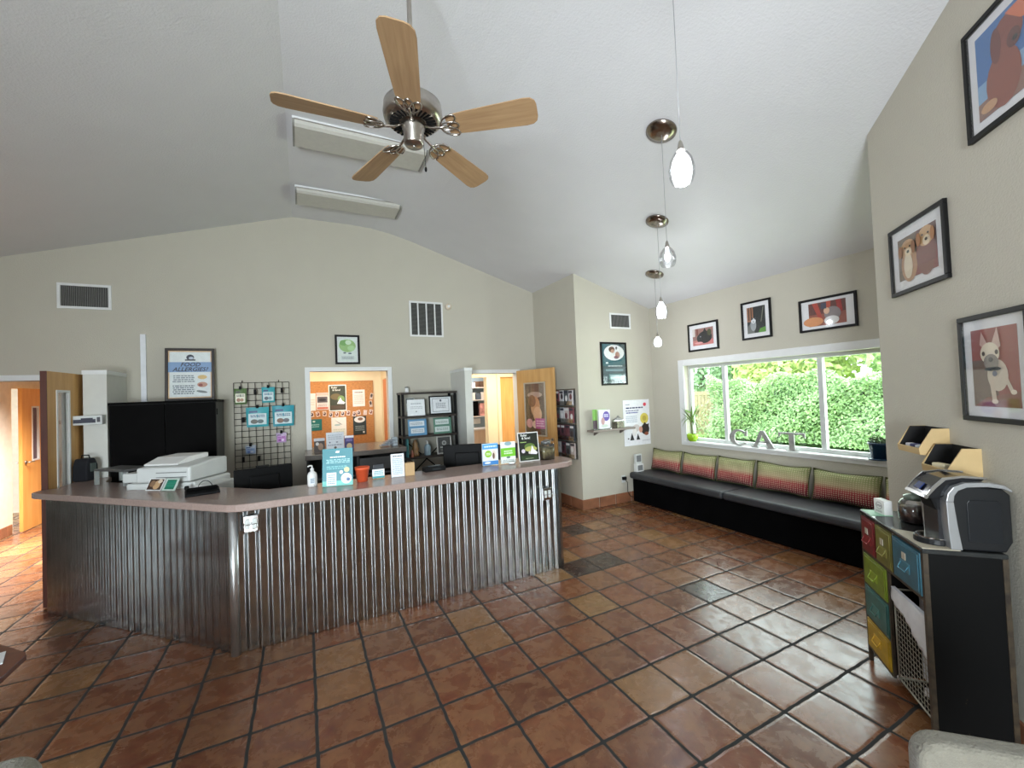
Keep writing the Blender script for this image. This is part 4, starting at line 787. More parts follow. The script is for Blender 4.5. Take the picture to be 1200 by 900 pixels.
framed('framed_poster', 'black framed teal vet poster on the wall above the small shelf', 'poster', (4.06, 5.065, 1.82), 0, 0.51, 0.665,
    [('r', 0, 0, 1, 1, (54, 78, 84)), ('p', [(0, 0.45), (0, 1), (0.5, 1), (1, 0.75), (1, 0.5), (0.6, 0.42)], (50, 96, 104)), ('e', 0.52, 0.78, 0.44, 0.2, (226, 228, 228)), ('e', 0.42, 0.86, 0.13, 0.075, (96, 68, 54)), ('e', 0.45, 0.82, 0.08, 0.05, (190, 150, 128)), ('e', 0.66, 0.72, 0.1, 0.09, (170, 130, 110)), ('e', 0.62, 0.9, 0.04, 0.04, (50, 50, 54)), ('e', 0.6, 0.66, 0.1, 0.04, (120, 80, 90)),
     ('r', 0.14, 0.50, 0.24, 0.54, (220, 228, 230)), ('l', 0.2, 0.42, 0.85, 0.46, 1, (206, 216, 220)), ('r', 0.12, 0.31, 0.88, 0.36, (108, 140, 146)), ('r', 0.25, 0.10, 0.8, 0.24, (86, 126, 132)), ('r', 0.76, 0.09, 0.9, 0.18, (220, 226, 226)), ('l', 0.3, 0.12, 0.7, 0.22, 2, (150, 176, 180))], fw=0.028, matw=0)
sheet('wall_poster', 'white poster with yellow circle and dog photo beside window wall', 'poster', (4.455, 5.062, 0.855), 0, 0.545, 0.72,
    [('l', 0.08, 0.88, 0.25, 0.92, 1, (150, 150, 170)), ('e', 0.82, 0.89, 0.06, 0.04, (206, 60, 80)), ('l', 0.08, 0.80, 0.75, 0.85, 1, (40, 40, 90)), ('l', 0.08, 0.75, 0.6, 0.78, 1, (60, 50, 110)), ('l', 0.08, 0.70, 0.55, 0.74, 1, (60, 50, 140)), ('l', 0.08, 0.50, 0.5, 0.66, 4, (190, 194, 206)),
     ('e', 0.78, 0.58, 0.16, 0.12, (222, 204, 96)), ('e', 0.78, 0.58, 0.08, 0.06, (190, 170, 70)), ('e', 0.80, 0.34, 0.16, 0.12, (44, 34, 34)), ('p', [(0.7, 0.42), (0.78, 0.5), (0.86, 0.44), (0.95, 0.46), (0.92, 0.34)], (40, 30, 30)), ('e', 0.84, 0.24, 0.08, 0.04, (150, 84, 60)), ('e', 0.45, 0.38, 0.14, 0.08, (206, 198, 196)), ('e', 0.38, 0.30, 0.08, 0.1, (226, 222, 220)),
     ('p', [(0.2, 0.12), (0.28, 0.28), (0.36, 0.12)], (44, 42, 44)), ('p', [(0.44, 0.12), (0.5, 0.26), (0.58, 0.12)], (44, 42, 44)), ('e', 0.62, 0.34, 0.07, 0.07, (206, 150, 130)), ('e', 0.14, 0.16, 0.03, 0.015, (60, 50, 50)), ('l', 0.65, 0.08, 0.95, 0.11, 1, (190, 190, 196))], base=(232, 232, 236), th=0.004)
ws = thing('wall_shelf', 'narrow grey wood wall shelf under the framed teal poster', 'shelf', (3.75, 5.065, 1.135))
MB().box(0, 0.80, -0.16, 0, 0, 0.03).build('board', wood('grey_shelf_wood', (120, 108, 100), (146, 134, 124), stretch=(1, 12, 12)), ws, bevel=0.003)
for x in (0.12, 0.62): MB().prismx([(0, 0), (-0.12, 0), (-0.01, -0.06), (0, -0.06)], x, x+0.02).build('bracket', mat('bracket_grey', (110, 100, 92), 0.5), ws)
bh = thing('leaflet_holder', 'acrylic holder of green and purple leaflets on the narrow wall shelf', 'leaflet holder', (3.97, 4.98, 1.166), R(0))
MB().box(-0.16, 0.14, -0.04, 0.03, 0, 0.02).build('base', M_glass, bh)
b = MB(); b.box(-0.17, 0.10, 0.0, 0.012, 0.01, 0.30, ink((196, 214, 176))); art(b, -0.17, 0.01, 0.27, 0.29, 0.0, [('r', 0, 0.0, 0.3, 1, (112, 166, 66)), ('r', 0, 0.0, 0.3, 0.45, (70, 46, 60))]); b.build('back_leaflets', None, bh)
b = MB(); b.box(-0.08, 0.13, -0.03, -0.015, 0.01, 0.29, ink((224, 220, 230))); art(b, -0.08, 0.01, 0.21, 0.28, -0.03, [('e', 0.66, 0.66, 0.3, 0.26, (96, 72, 160)), ('l', 0.45, 0.6, 0.85, 0.78, 2, (220, 216, 236)), ('e', 0.35, 0.4, 0.16, 0.2, (190, 150, 150)), ('e', 0.5, 0.15, 0.3, 0.08, (196, 206, 196))]); b.build('front_leaflets', None, bh)
hj = thing('lantern_jar', 'small glass house shaped jar beside the leaflets on the wall shelf', 'jar', (4.27, 4.97, 1.166))
MB().box(-0.075, 0.075, -0.06, 0.06, 0, 0.125).build('body', M_glass, hj, bevel=0.004)
MB().box(-0.065, 0.065, -0.05, 0.05, 0.004, 0.09).build('contents', mat('jar_contents', (150, 140, 122), 0.8, var=0.5, scale=40), hj)
b = MB(); b.lathe([(0.10, 0.125), (0.02, 0.165), (0.02, 0.18), (0.001, 0.185)], n=4); b.build('lid', mat('pewter', (150, 150, 148), 0.4, 0.6), hj)
po = thing('wall_socket', 'wall socket with black plug and hanging cord beside the bench', 'socket', (4.40, 5.065, 0.36))
MB().box(-0.035, 0.035, -0.006, 0, -0.055, 0.055).build('plate', M_plastic, po); MB().box(-0.03, 0.035, -0.04, -0.006, -0.01, 0.035).build('plug', M_blackm, po)
b = MB(); b.tube([(0.0, -0.03, 0.0), (0.05, -0.035, -0.05), (0.05, -0.035, -0.2), (0.09, -0.04, -0.27), (0.17, -0.05, -0.30)], 0.005, 6); b.build('cord', M_blackm, po)

# ------------------------------------------------------------------ bench with cushions
bench = thing('bench', 'long low bench in black covers beneath the window', 'bench', (0, 0, 0))
MB().box(4.56, 5.085, 1.62, 5.04, 0.0, 0.36).build('base', mat('black_cloth', (7, 7, 8), 0.95, spec=0.05, var=0.3, scale=5, bump=0.3, bscale=8), bench, bevel=0.02)
for a in ((3.44, 5.045), (1.60, 3.43)):
    MB().box(4.50, 5.085, a[0], a[1], 0.362, 0.455).build('seat_cushion', mat('charcoal_vinyl', (50, 52, 56), 0.45, var=0.15, scale=4, bump=0.2, bscale=10), bench, bevel=0.03, seg=4)
def pillow_material():
    m = bpy.data.materials.new('ombre_pillow'); m.use_nodes = True; nt = m.node_tree; N = nt.nodes; L = nt.links; b = N['Principled BSDF']; b.inputs['Roughness'].default_value = 0.85
    tc = N.new('ShaderNodeTexCoord'); sp = N.new('ShaderNodeSeparateXYZ'); L.new(tc.outputs['Object'], sp.inputs[0])
    mr = N.new('ShaderNodeMapRange'); mr.inputs[1].default_value = 0.0; mr.inputs[2].default_value = 0.34; L.new(sp.outputs[2], mr.inputs[0])
    r = N.new('ShaderNodeValToRGB'); L.new(mr.outputs[0], r.inputs[0]); cr = r.color_ramp
    cs = [(0.0, (64, 14, 30)), (0.18, (118, 26, 42)), (0.40, (158, 58, 60)), (0.56, (176, 160, 122)), (0.76, (150, 152, 104)), (1.0, (104, 112, 62))]
    cr.elements[0].color = lin(cs[0][1])+(1,); cr.elements[1].color = lin(cs[-1][1])+(1,)
    for p, c in cs[1:-1]: e = cr.elements.new(p); e.color = lin(c)+(1,)
    vo = N.new('ShaderNodeTexVoronoi'); vo.inputs['Scale'].default_value = 48; vo.inputs['Randomness'].default_value = 0.1; cx_ = N.new('ShaderNodeCombineXYZ'); L.new(sp.outputs[0], cx_.inputs[0]); L.new(sp.outputs[2], cx_.inputs[1]); vo.voronoi_dimensions = '2D'; L.new(cx_.outputs[0], vo.inputs[0])
    dr = N.new('ShaderNodeValToRGB'); L.new(vo.outputs['Distance'], dr.inputs[0]); dr.color_ramp.elements[0].position = 0.22; dr.color_ramp.elements[1].position = 0.34; dr.color_ramp.elements[0].color = (1, 1, 1, 1); dr.color_ramp.elements[1].color = (0, 0, 0, 1)
    mm = N.new('ShaderNodeMath'); mm.operation = 'MULTIPLY'; mm.inputs[1].default_value = 0.55; L.new(dr.outputs[0], mm.inputs[0])
    mx = N.new('ShaderNodeMix'); mx.data_type = 'RGBA'; L.new(mm.outputs[0], mx.inputs[0]); L.new(r.outputs[0], mx.inputs[6]); mx.inputs[7].default_value = lin((216, 200, 170))+(1,)
    L.new(mx.outputs[2], b.inputs['Base Color']); return m
M_pil = pillow_material(); M_pip = mat('pillow_piping', (78, 84, 46), 0.8)
def pillow(label, v0, v1, h, lean, dz=0.0, src=[0]):
    w = v0-v1; src[0] += 1
    t = thing('throw_pillow', label, 'pillow', (4.955, (v0+v1)/2, 0.462+dz), (0, 0, R(-90)), 'green to red pillows along the bench')
    def P(i, j, n=14):
        a, c = i/n*2-1, j/n*2-1
        x = a*w/2*(1-0.06*(1-c*c)*abs(a)**3); z = h/2+c*h/2*(1-(0.12+0.03*math.sin(3*a+src[0]*1.7))*(1-a*a)*abs(c)**3)
        th = 0.075*max(0, (1-a**4))**0.55*max(0, (1-c**4))**0.55
        return x, z, th
    n = 14; m = MB()
    for sgn in (-1, 1):
        V = []
        for i in range(n+1):
            row = []
            for j in range(n+1):
                x, z, th = P(i, j); wr = (0.007*math.sin(9*x/w*3+4*z+src[0]*2.1)+0.005*math.sin(21*x+31*z+src[0]))*(th/0.075); y = sgn*(th+wr); row.append(m.bm.verts.new((x, y, z)))
            V.append(row)
        for i in range(n):
            for j in range(n): f = m.bm.faces.new((V[i][j], V[i+1][j], V[i+1][j+1], V[i][j+1])); f.smooth = True
    bmesh.ops.remove_doubles(m.bm, verts=m.bm.verts[:], dist=0.0004)
    m.build('cushion', M_pil, t)
    b = MB(); ring = [P(i, 0) for i in range(n)]+[P(n, j) for j in range(n)]+[P(n-i, n) for i in range(n)]+[P(0, n-j) for j in range(n)]
    b.tube([(x, 0, z) for x, z, _ in ring], 0.006, 6, closed=True); b.build('piping', M_pip, t)
    t.rotation_euler = (lean, 0, R(-90))
    return t
pillow('green to red pillow at the far left end under the window', 5.03, 4.45, 0.33, R(-12))
pillow('green to red pillow, second from the far end under the window', 4.43, 3.87, 0.33, R(-12))
pillow('green to red pillow, third from the far end under the letter C', 3.85, 3.33, 0.34, R(-12))
pillow('green to red pillow below the letters A and T', 3.31, 2.69, 0.34, R(-12))
pillow('green to red pillow below the right window pane', 2.67, 2.05, 0.34, R(-12))
pillow('green to red pillow cut off by the wall edge at right', 2.03, 1.64, 0.34, R(-12))
lb = thing('leaflet_box', 'white tiered leaflet box on the far corner of bench', 'leaflet holder', (4.66, 4.99, 0.457))
MB().box(-0.07, 0.07, -0.03, 0.04, 0, 0.12).build('lower_tier', M_white, lb, bevel=0.004); MB().box(-0.06, 0.07, 0.0, 0.04, 0.1205, 0.27).build('upper_tier', M_plastic, lb, bevel=0.004)
b = MB(); b.box(-0.05, 0.05, -0.032, -0.0305, 0.02, 0.1); b.box(-0.04, 0.05, -0.002, -0.0005, 0.15, 0.25); b.build('slots', mat('grey_slots', (120, 122, 124), 0.6), lb)

# ------------------------------------------------------------------ window sill things
SZ = WZ0+0.006
spd = thing('spider_plant', 'spiky green plant in a lime green pot at left of sill', 'potted plant', (UW+0.0, 4.33, SZ))
b = MB(); b.lathe([(0.001, 0), (0.05, 0), (0.075, 0.05), (0.078, 0.10), (0.07, 0.105), (0.066, 0.09), (0.001, 0.088)], n=24); b.build('pot', mat('lime_ceramic', (150, 190, 40), 0.25), spd)
b = MB(); b.tube([(0, 0, 0.09), (0.005, 0.01, 0.2), (0, 0.02, 0.30)], 0.008, 8); b.build('stem', mat('stem_brown', (96, 104, 52), 0.7), spd)
b = MB(); lr = random.Random(2)
for k in range(26):
    a = lr.uniform(0, 2*PI); ln = lr.uniform(0.12, 0.22); up = lr.uniform(0.02, 0.2); z0 = 0.26+lr.uniform(0, 0.06); pts = []
    for i in range(7):
        t_ = i/6; rr = ln*t_; z = z0+up*t_*1.6-ln*1.1*t_*t_*(1 if up < 0.12 else 0.3)
        wd = 0.011*math.sin(PI*min(1, t_*0.85+0.15))+0.0006; pts.append((rr, z, wd))
    for (r0, z0_, w0), (r1, z1_, w1_) in zip(pts, pts[1:]):
        ca, sa = math.cos(a), math.sin(a)
        b.face([(r0*ca-w0*sa, r0*sa+w0*ca, z0_), (r0*ca+w0*sa, r0*sa-w0*ca, z0_), (r1*ca+w1_*sa, r1*sa-w1_*ca, z1_), (r1*ca-w1_*sa, r1*sa+w1_*ca, z1_)], None, True)
for v in b.bm.verts:
    v.co.x = min(v.co.x, 0.06)
    if v.co.y > 0.065: v.co.x = min(v.co.x, -0.03)
b.build('leaves', mat('spider_leaf', (112, 138, 74), 0.5, var=0.3), spd)
bp_ = thing('potted_succulent', 'bushy little plant in a dark blue pot at right of sill', 'potted plant', (UW-0.005, 2.10, SZ))
b = MB(); b.lathe([(0.001, 0), (0.085, 0), (0.09, 0.012), (0.075, 0.014)], n=24); b.build('saucer', mat('blue_ceramic', (30, 58, 86), 0.2), bp_)
b = MB(); b.lathe([(0.001, 0.014), (0.06, 0.014), (0.082, 0.15), (0.086, 0.15), (0.088, 0.172), (0.078, 0.172), (0.072, 0.15), (0.001, 0.15)], n=24); b.build('pot', mat('blue_ceramic', (30, 58, 86), 0.2), bp_)
b = MB()
for k in range(260):
    a = lr.uniform(0, 2*PI); r_ = 0.085*math.sqrt(lr.random()); h_ = lr.uniform(0.15, 0.24-r_*0.4); c = Vector((r_*math.cos(a), r_*math.sin(a), h_)); s = 0.012
    n_ = Vector((lr.uniform(-1, 1), lr.uniform(-1, 1), lr.uniform(-0.3, 1))).normalized(); t1 = n_.orthogonal().normalized()*s; t2 = n_.cross(t1)
    b.face([c-t1, c-t2*0.6, c+t1, c+t2*0.6])
b.build('leaves', mat('dark_leaf', (70, 92, 52), 0.5, var=0.4, scale=30), bp_)
# CAT letters
M_let = mat('galvanised_letter', (158, 158, 154), 0.5, 0.25, var=0.2, scale=14)
def letter(name, label, poly_list, loc, w, h, th=0.022):
    b = MB()
    for poly in poly_list: b.prismy([(p[0]*w, p[1]*h) for p in poly], -th/2, th/2)
    return tag(b.build(name, M_let, None, loc, R(-90), 0.002), label, 'letter')
arcpts = []
def ring_c():
    out = []; n = 22; a0, a1 = R(42), R(322)
    for i in range(n):
        qa, qb = a0+(a1-a0)*i/n, a0+(a1-a0)*(i+1)/n
        def wq(a): return 0.13+0.13*max(0, -math.cos(a))
        P = lambda a, k: (0.52+(0.47-k)*math.cos(a), 0.5+(0.5-k*0.8)*math.sin(a))
        out.append([P(qa, 0), P(qb, 0), P(qb, wq(qb)), P(qa, wq(qa))])
    return out
LH = 0.215
letter('letter_c', 'grey metal letter C standing at left of the window sill word', ring_c()+[[(0.80, 0.62), (0.92, 0.62), (0.92, 0.96), (0.84, 0.90)]], (UW-0.0, 3.745, SZ), 0.29, LH)
letter('letter_a', 'grey metal letter A standing in the middle of the sill word', [[(0.40, 1), (0.56, 1), (0.95, 0.05), (0.71, 0.05)], [(0.40, 1), (0.50, 0.80), (0.25, 0.05), (0.10, 0.05)], [(0.24, 0.30), (0.78, 0.30), (0.76, 0.38), (0.27, 0.38)], [(0.0, 0), (0.32, 0), (0.32, 0.06), (0.0, 0.06)], [(0.64, 0), (1.0, 0), (1.0, 0.06), (0.64, 0.06)]], (UW-0.0, 3.43, SZ), 0.31, LH)
letter('letter_t', 'grey metal letter T standing at right of the sill word', [[(0, 0.90), (1, 0.90), (1, 1), (0, 1)], [(0.40, 0.06), (0.60, 0.06), (0.60, 0.90), (0.40, 0.90)], [(0.26, 0), (0.74, 0), (0.74, 0.06), (0.26, 0.06)], [(0, 0.72), (0.07, 0.80), (0.10, 0.90), (0, 0.90)], [(1, 0.72), (0.93, 0.80), (0.90, 0.90), (1, 0.90)]], (UW-0.0, 3.08, SZ), 0.30, LH)

# ------------------------------------------------------------------ pictures above the window (looking +u: viewer right is -v)
WR = R(-90)
framed('framed_picture', 'black framed photo of a black cat left above window', 'picture', (UW, 4.31, 2.255), WR, 0.50, 0.40,
    [('r', 0, 0, 1, 1, (150, 110, 104)), ('r', 0, 0, 1, 0.3, (196, 120, 116)), ('r', 0, 0.55, 0.12, 1, (214, 206, 200)), ('r', 0.2, 0.6, 0.28, 1, (120, 60, 50)), ('e', 0.6, 0.45, 0.34, 0.36, (26, 26, 30)), ('p', [(0.5, 0.7), (0.6, 1.0), (0.72, 0.72)], (24, 24, 28)), ('e', 0.35, 0.4, 0.14, 0.24, (34, 34, 38)), ('e', 0.82, 0.7, 0.1, 0.2, (70, 74, 44)), ('e', 0.4, 0.5, 0.03, 0.03, (150, 160, 170)), ('e', 0.3, 0.14, 0.2, 0.06, (222, 160, 160))], matw=0.055)
framed('framed_picture', 'black framed upright photo of a white dog above window centre', 'picture', (UW, 3.465, 2.315), WR, 0.385, 0.48,
    [('r', 0, 0, 1, 1, (40, 44, 46)), ('r', 0, 0.45, 0.35, 1, (160, 112, 84)), ('r', 0.08, 0.5, 0.14, 1, (70, 50, 40)), ('r', 0.22, 0.5, 0.28, 1, (70, 50, 40)), ('p', [(0.6, 0), (1, 0), (1, 0.2), (0.7, 0.15)], (92, 150, 60)), ('p', [(0, 0), (0.4, 0), (0.35, 0.5), (0, 0.25)], (110, 112, 108)), ('e', 0.34, 0.3, 0.16, 0.22, (160, 164, 168)), ('e', 0.36, 0.47, 0.13, 0.1, (226, 228, 230)), ('p', [(0.24, 0.5), (0.28, 0.62), (0.36, 0.54)], (70, 72, 78)), ('p', [(0.4, 0.54), (0.5, 0.6), (0.5, 0.48)], (70, 72, 78)), ('e', 0.36, 0.43, 0.03, 0.02, (30, 30, 34)), ('p', [(0.75, 0.4), (0.8, 0.4), (0.95, 0.95), (0.9, 0.95)], (120, 124, 110))], matw=0.05)
framed('framed_picture', 'black framed wide reddish photo at right above window', 'picture', (UW, 2.765, 2.305), WR, 0.56, 0.365,
    [('r', 0, 0, 1, 1, (150, 84, 66)), ('r', 0, 0.5, 1, 1, (104, 60, 52)), ('p', [(0.1, 1), (0.3, 0.2), (0.4, 0.2), (0.25, 1)], (176, 66, 52)), ('p', [(0.5, 1), (0.45, 0.4), (0.58, 0.4), (0.62, 1)], (190, 84, 62)), ('p', [(0.75, 1), (0.8, 0.4), (0.92, 0.5), (0.88, 1)], (164, 50, 44)), ('e', 0.12, 0.2, 0.28, 0.2, (214, 146, 96)), ('e', 0.65, 0.45, 0.22, 0.3, (140, 130, 130)), ('e', 0.62, 0.18, 0.2, 0.18, (216, 214, 212)), ('e', 0.5, 0.6, 0.08, 0.14, (220, 180, 150)), ('r', 0.35, 0.7, 0.5, 0.95, (70, 72, 90))], matw=0.075, matw2=0.03)

# ------------------------------------------------------------------ right wall pictures
RO = Vector((3.65, 1.46)); rr_ = R(-135); rx = Vector((math.cos(rr_), math.sin(rr_))); ry = Vector((math.cos(rr_+PI/2), math.sin(rr_+PI/2)))
def rw(x, y, z): p = RO+rx*x+ry*y; return (p.x, p.y, z)
framed('framed_picture', 'black framed photo of two golden dogs on the right wall', 'picture', rw(0.23, 0, 2.275), rr_, 0.545, 0.43,
    [('r', 0, 0, 1, 1, (96, 48, 40)), ('r', 0, 0, 0.5, 1, (104, 84, 62)), ('p', [(0.3, 0), (1, 0), (1, 0.5), (0.6, 0.3)], (128, 40, 32)), ('e', 0.30, 0.34, 0.22, 0.42, (176, 128, 84)), ('e', 0.74, 0.42, 0.24, 0.5, (120, 58, 42)), ('e', 0.28, 0.7, 0.2, 0.22, (196, 150, 104)), ('e', 0.76, 0.78, 0.2, 0.22, (206, 162, 112)), ('e', 0.28, 0.30, 0.12, 0.3, (220, 204, 176)),
     ('e', 0.3, 0.62, 0.09, 0.1, (228, 206, 172)), ('e', 0.78, 0.68, 0.09, 0.11, (232, 212, 180)), ('e', 0.30, 0.63, 0.035, 0.035, (36, 28, 26)), ('e', 0.78, 0.7, 0.035, 0.035, (36, 28, 26)), ('e', 0.22, 0.74, 0.022, 0.022, (30, 22, 20)), ('e', 0.36, 0.74, 0.022, 0.022, (30, 22, 20)), ('e', 0.7, 0.82, 0.022, 0.022, (30, 22, 20)), ('e', 0.84, 0.82, 0.022, 0.022, (30, 22, 20)), ('e', 0.1, 0.68, 0.06, 0.15, (150, 100, 62)), ('e', 0.46, 0.68, 0.05, 0.15, (150, 100, 62)), ('e', 0.6, 0.76, 0.05, 0.15, (160, 108, 66)), ('e', 0.95, 0.76, 0.05, 0.15, (160, 108, 66))], matw=0.06)
framed('framed_picture', 'black framed photo of a sitting white bulldog on red floor', 'picture', rw(0.82, 0, 1.52), rr_, 0.43, 0.525,
    [('r', 0, 0, 1, 1, (142, 48, 42)), ('p', [(0, 0), (0.6, 0), (0.45, 0.6), (0, 0.6)], (98, 66, 56)), ('p', [(0, 0), (1, 0), (1, 0.2), (0.3, 0.12)], (126, 54, 44)), ('e', 0.56, 0.40, 0.22, 0.2, (206, 190, 172)), ('p', [(0.38, 0.35), (0.48, 0.35), (0.52, 0.08), (0.42, 0.08)], (206, 186, 168)), ('e', 0.48, 0.07, 0.07, 0.03, (226, 206, 186)), ('p', [(0.66, 0.42), (0.78, 0.36), (0.90, 0.18), (0.82, 0.18)], (206, 188, 170)), ('e', 0.88, 0.19, 0.06, 0.03, (226, 208, 190)),
     ('p', [(0.22, 0.80), (0.27, 0.97), (0.38, 0.82), (0.34, 0.72)], (200, 160, 150)), ('p', [(0.5, 0.82), (0.62, 1.0), (0.68, 0.76), (0.6, 0.72)], (206, 170, 158)), ('e', 0.44, 0.68, 0.21, 0.14, (226, 212, 190)), ('e', 0.46, 0.57, 0.16, 0.10, (120, 108, 104)), ('e', 0.46, 0.60, 0.05, 0.03, (40, 36, 38)), ('e', 0.31, 0.68, 0.035, 0.03, (60, 40, 34)), ('e', 0.6, 0.69, 0.035, 0.03, (60, 40, 34)), ('e', 0.5, 0.48, 0.18, 0.025, (40, 50, 60)), ('e', 0.54, 0.42, 0.05, 0.035, (120, 120, 130))], matw=0.05)
framed('framed_picture', 'black framed photo of a red dog on blue sky, top right', 'picture', rw(0.978, 0, 2.872), rr_, 0.44, 0.535,
    [('r', 0, 0, 1, 1, (58, 110, 170)), ('r', 0, 0, 1, 0.42, (130, 166, 200)), ('p', [(0, 0), (1, 0), (1, 0.25), (0, 0.2)], (140, 104, 90)), ('e', 0.6, 0.72, 0.28, 0.22, (132, 62, 44)), ('e', 0.5, 0.3, 0.32, 0.32, (140, 72, 52)), ('e', 0.4, 0.7, 0.1, 0.2, (108, 46, 34)), ('e', 0.72, 0.62, 0.12, 0.1, (96, 44, 34)), ('p', [(0.6, 0.95), (0.9, 0.95), (1, 0.7), (0.85, 0.75)], (206, 110, 70)), ('e', 0.22, 0.1, 0.16, 0.06, (196, 150, 110)), ('e', 0.75, 0.6, 0.05, 0.03, (30, 24, 24))], matw=0.045)

# paper bins on the right wall
def bin_(label, x, z, items):
    t = thing('wall_bin', label, 'bin', rw(x, 0, z), rr_)
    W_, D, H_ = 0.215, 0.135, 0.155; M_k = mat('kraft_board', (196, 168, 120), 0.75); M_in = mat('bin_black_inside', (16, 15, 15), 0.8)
    prof = [(0, 0), (-D, 0.01), (-D-0.004, 0.045), (-0.075, H_), (0, H_)]
    for xx in (0, W_-0.006): MB().prismx(prof, xx, xx+0.006).build('side', M_k, t)
    MB().prismx([(-D, 0.01), (-D-0.004, 0.045), (-D+0.002, 0.047), (-D+0.006, 0.012)], 0.006, W_-0.006).build('front_lip', M_k, t)
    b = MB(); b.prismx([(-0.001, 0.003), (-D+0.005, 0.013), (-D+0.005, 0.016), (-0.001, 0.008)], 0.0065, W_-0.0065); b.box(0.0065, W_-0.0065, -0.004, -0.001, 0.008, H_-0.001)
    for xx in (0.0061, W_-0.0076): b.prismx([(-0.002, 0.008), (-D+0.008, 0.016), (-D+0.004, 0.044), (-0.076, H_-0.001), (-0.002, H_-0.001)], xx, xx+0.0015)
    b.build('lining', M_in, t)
    return t
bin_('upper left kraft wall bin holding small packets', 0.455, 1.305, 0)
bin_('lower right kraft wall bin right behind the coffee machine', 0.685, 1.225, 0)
for i, (dx, z, c) in enumerate(((0.06, 1.318, (226, 226, 230)), (0.11, 1.320, (70, 74, 110)), (0.16, 1.318, (206, 210, 216)))):
    b = MB(); b.box(-0.022, 0.022, -0.018, 0.018, 0, 0.045); tag(b.build('creamer_cup', mat('packet_%d' % i, c, 0.6), None, rw(0.455+dx, -0.10, z), rr_+0.3*i, 0.005), ('white packet at the left in the upper bin', 'dark blue packet in the middle of the upper bin', 'pale grey packet at the right in the upper bin')[i], 'packet')
b = MB(); b.box(-0.04, 0.04, -0.02, 0.018, 0, 0.05); tag(b.build('sugar_packet', mat('cream_paper', (224, 212, 178), 0.7), None, rw(0.785, -0.10, 1.238), rr_+0.2, 0.006), 'cream paper packet in the lower kraft bin', 'packet')

# ------------------------------------------------------------------ coloured drawer cabinet
CB = Vector((3.13, 1.40)); CWd, CD, CH = 0.685, 0.298, 0.93; crr = R(-137.1); crx = Vector((math.cos(crr), math.sin(crr))); cry = Vector((math.cos(crr+PI/2), math.sin(crr+PI/2)))
cab = thing('drawer_cabinet', 'worn black metal cabinet with red, green, blue and yellow drawers', 'cabinet', (CB.x, CB.y, 0), crr)
def worn():
    m = bpy.data.materials.new('worn_black_metal'); m.use_nodes = True; nt = m.node_tree; N = nt.nodes; L = nt.links; b = N['Principled BSDF']; b.inputs['Roughness'].default_value = 0.6; b.inputs['Specular IOR Level'].default_value = 0.12
    tc = N.new('ShaderNodeTexCoord'); n = N.new('ShaderNodeTexNoise'); n.inputs['Scale'].default_value = 9; n.inputs['Detail'].default_value = 7; n.inputs['Roughness'].default_value = 0.65; L.new(tc.outputs['Object'], n.inputs[0])
    r = N.new('ShaderNodeValToRGB'); L.new(n.outputs[0], r.inputs[0]); r.color_ramp.elements[0].position = 0.66; r.color_ramp.elements[1].position = 0.70; r.color_ramp.elements[0].color = (0.004, 0.004, 0.004, 1); r.color_ramp.elements[1].color = lin((112, 96, 66))+(1,); L.new(r.outputs[0], b.inputs['Base Color']); return m
M_worn = worn(); M_rim = wood('worn_rim', (40, 32, 24), (74, 62, 46), stretch=(8, 8, 8), scale=3)
MB().box(0.0, 0.012, 0.004, CD, 0.10, CH-0.012).build('side_panel', M_worn, cab)
MB().box(CWd-0.012, CWd, 0.004, CD, 0.06, CH-0.012).build('side_panel', M_worn, cab)
MB().box(0.012, CWd-0.012, CD-0.01, CD, 0.10, CH-0.012).build('back_panel', M_worn, cab)
b = MB(); b.box(-0.006, CWd+0.006, -0.006, CD+0.003, CH-0.022, CH); b.build('top', mat('cabinet_top_black', (44, 46, 46), 0.22, var=0.2), cab, bevel=0.005)
b = MB()
for x in (-0.003, CWd-0.017):
    b.box(x, x+0.02, -0.004, 0.016, 0.0, CH-0.022)
    b.box(x, x+0.02, CD-0.018, CD+0.002, 0.0, CH-0.022)
b.box(0.017, CWd-0.017, -0.003, 0.01, 0.675, 0.69); b.box(0.305, 0.32, -0.003, 0.01, 0.085, 0.675); b.box(0.017, 0.305, -0.003, 0.01, 0.082, 0.10); b.box(0.017, 0.305, -0.003, 0.01, 0.478, 0.488); b.box(0.017, 0.305, -0.003, 0.01, 0.275, 0.285)
b.box(0.19, 0.20, -0.003, 0.01, 0.69, CH-0.022); b.box(0.39, 0.40, -0.003, 0.01, 0.69, CH-0.022); b.build('frame', M_rim, cab)
MB().box(0.3045, 0.3125, 0.012, CD-0.012, 0.10, 0.676).build('divider', M_worn, cab)
MB().box(0.017, CWd-0.012, 0.01, CD-0.01, 0.678, 0.686).build('inner_shelf', M_worn, cab)
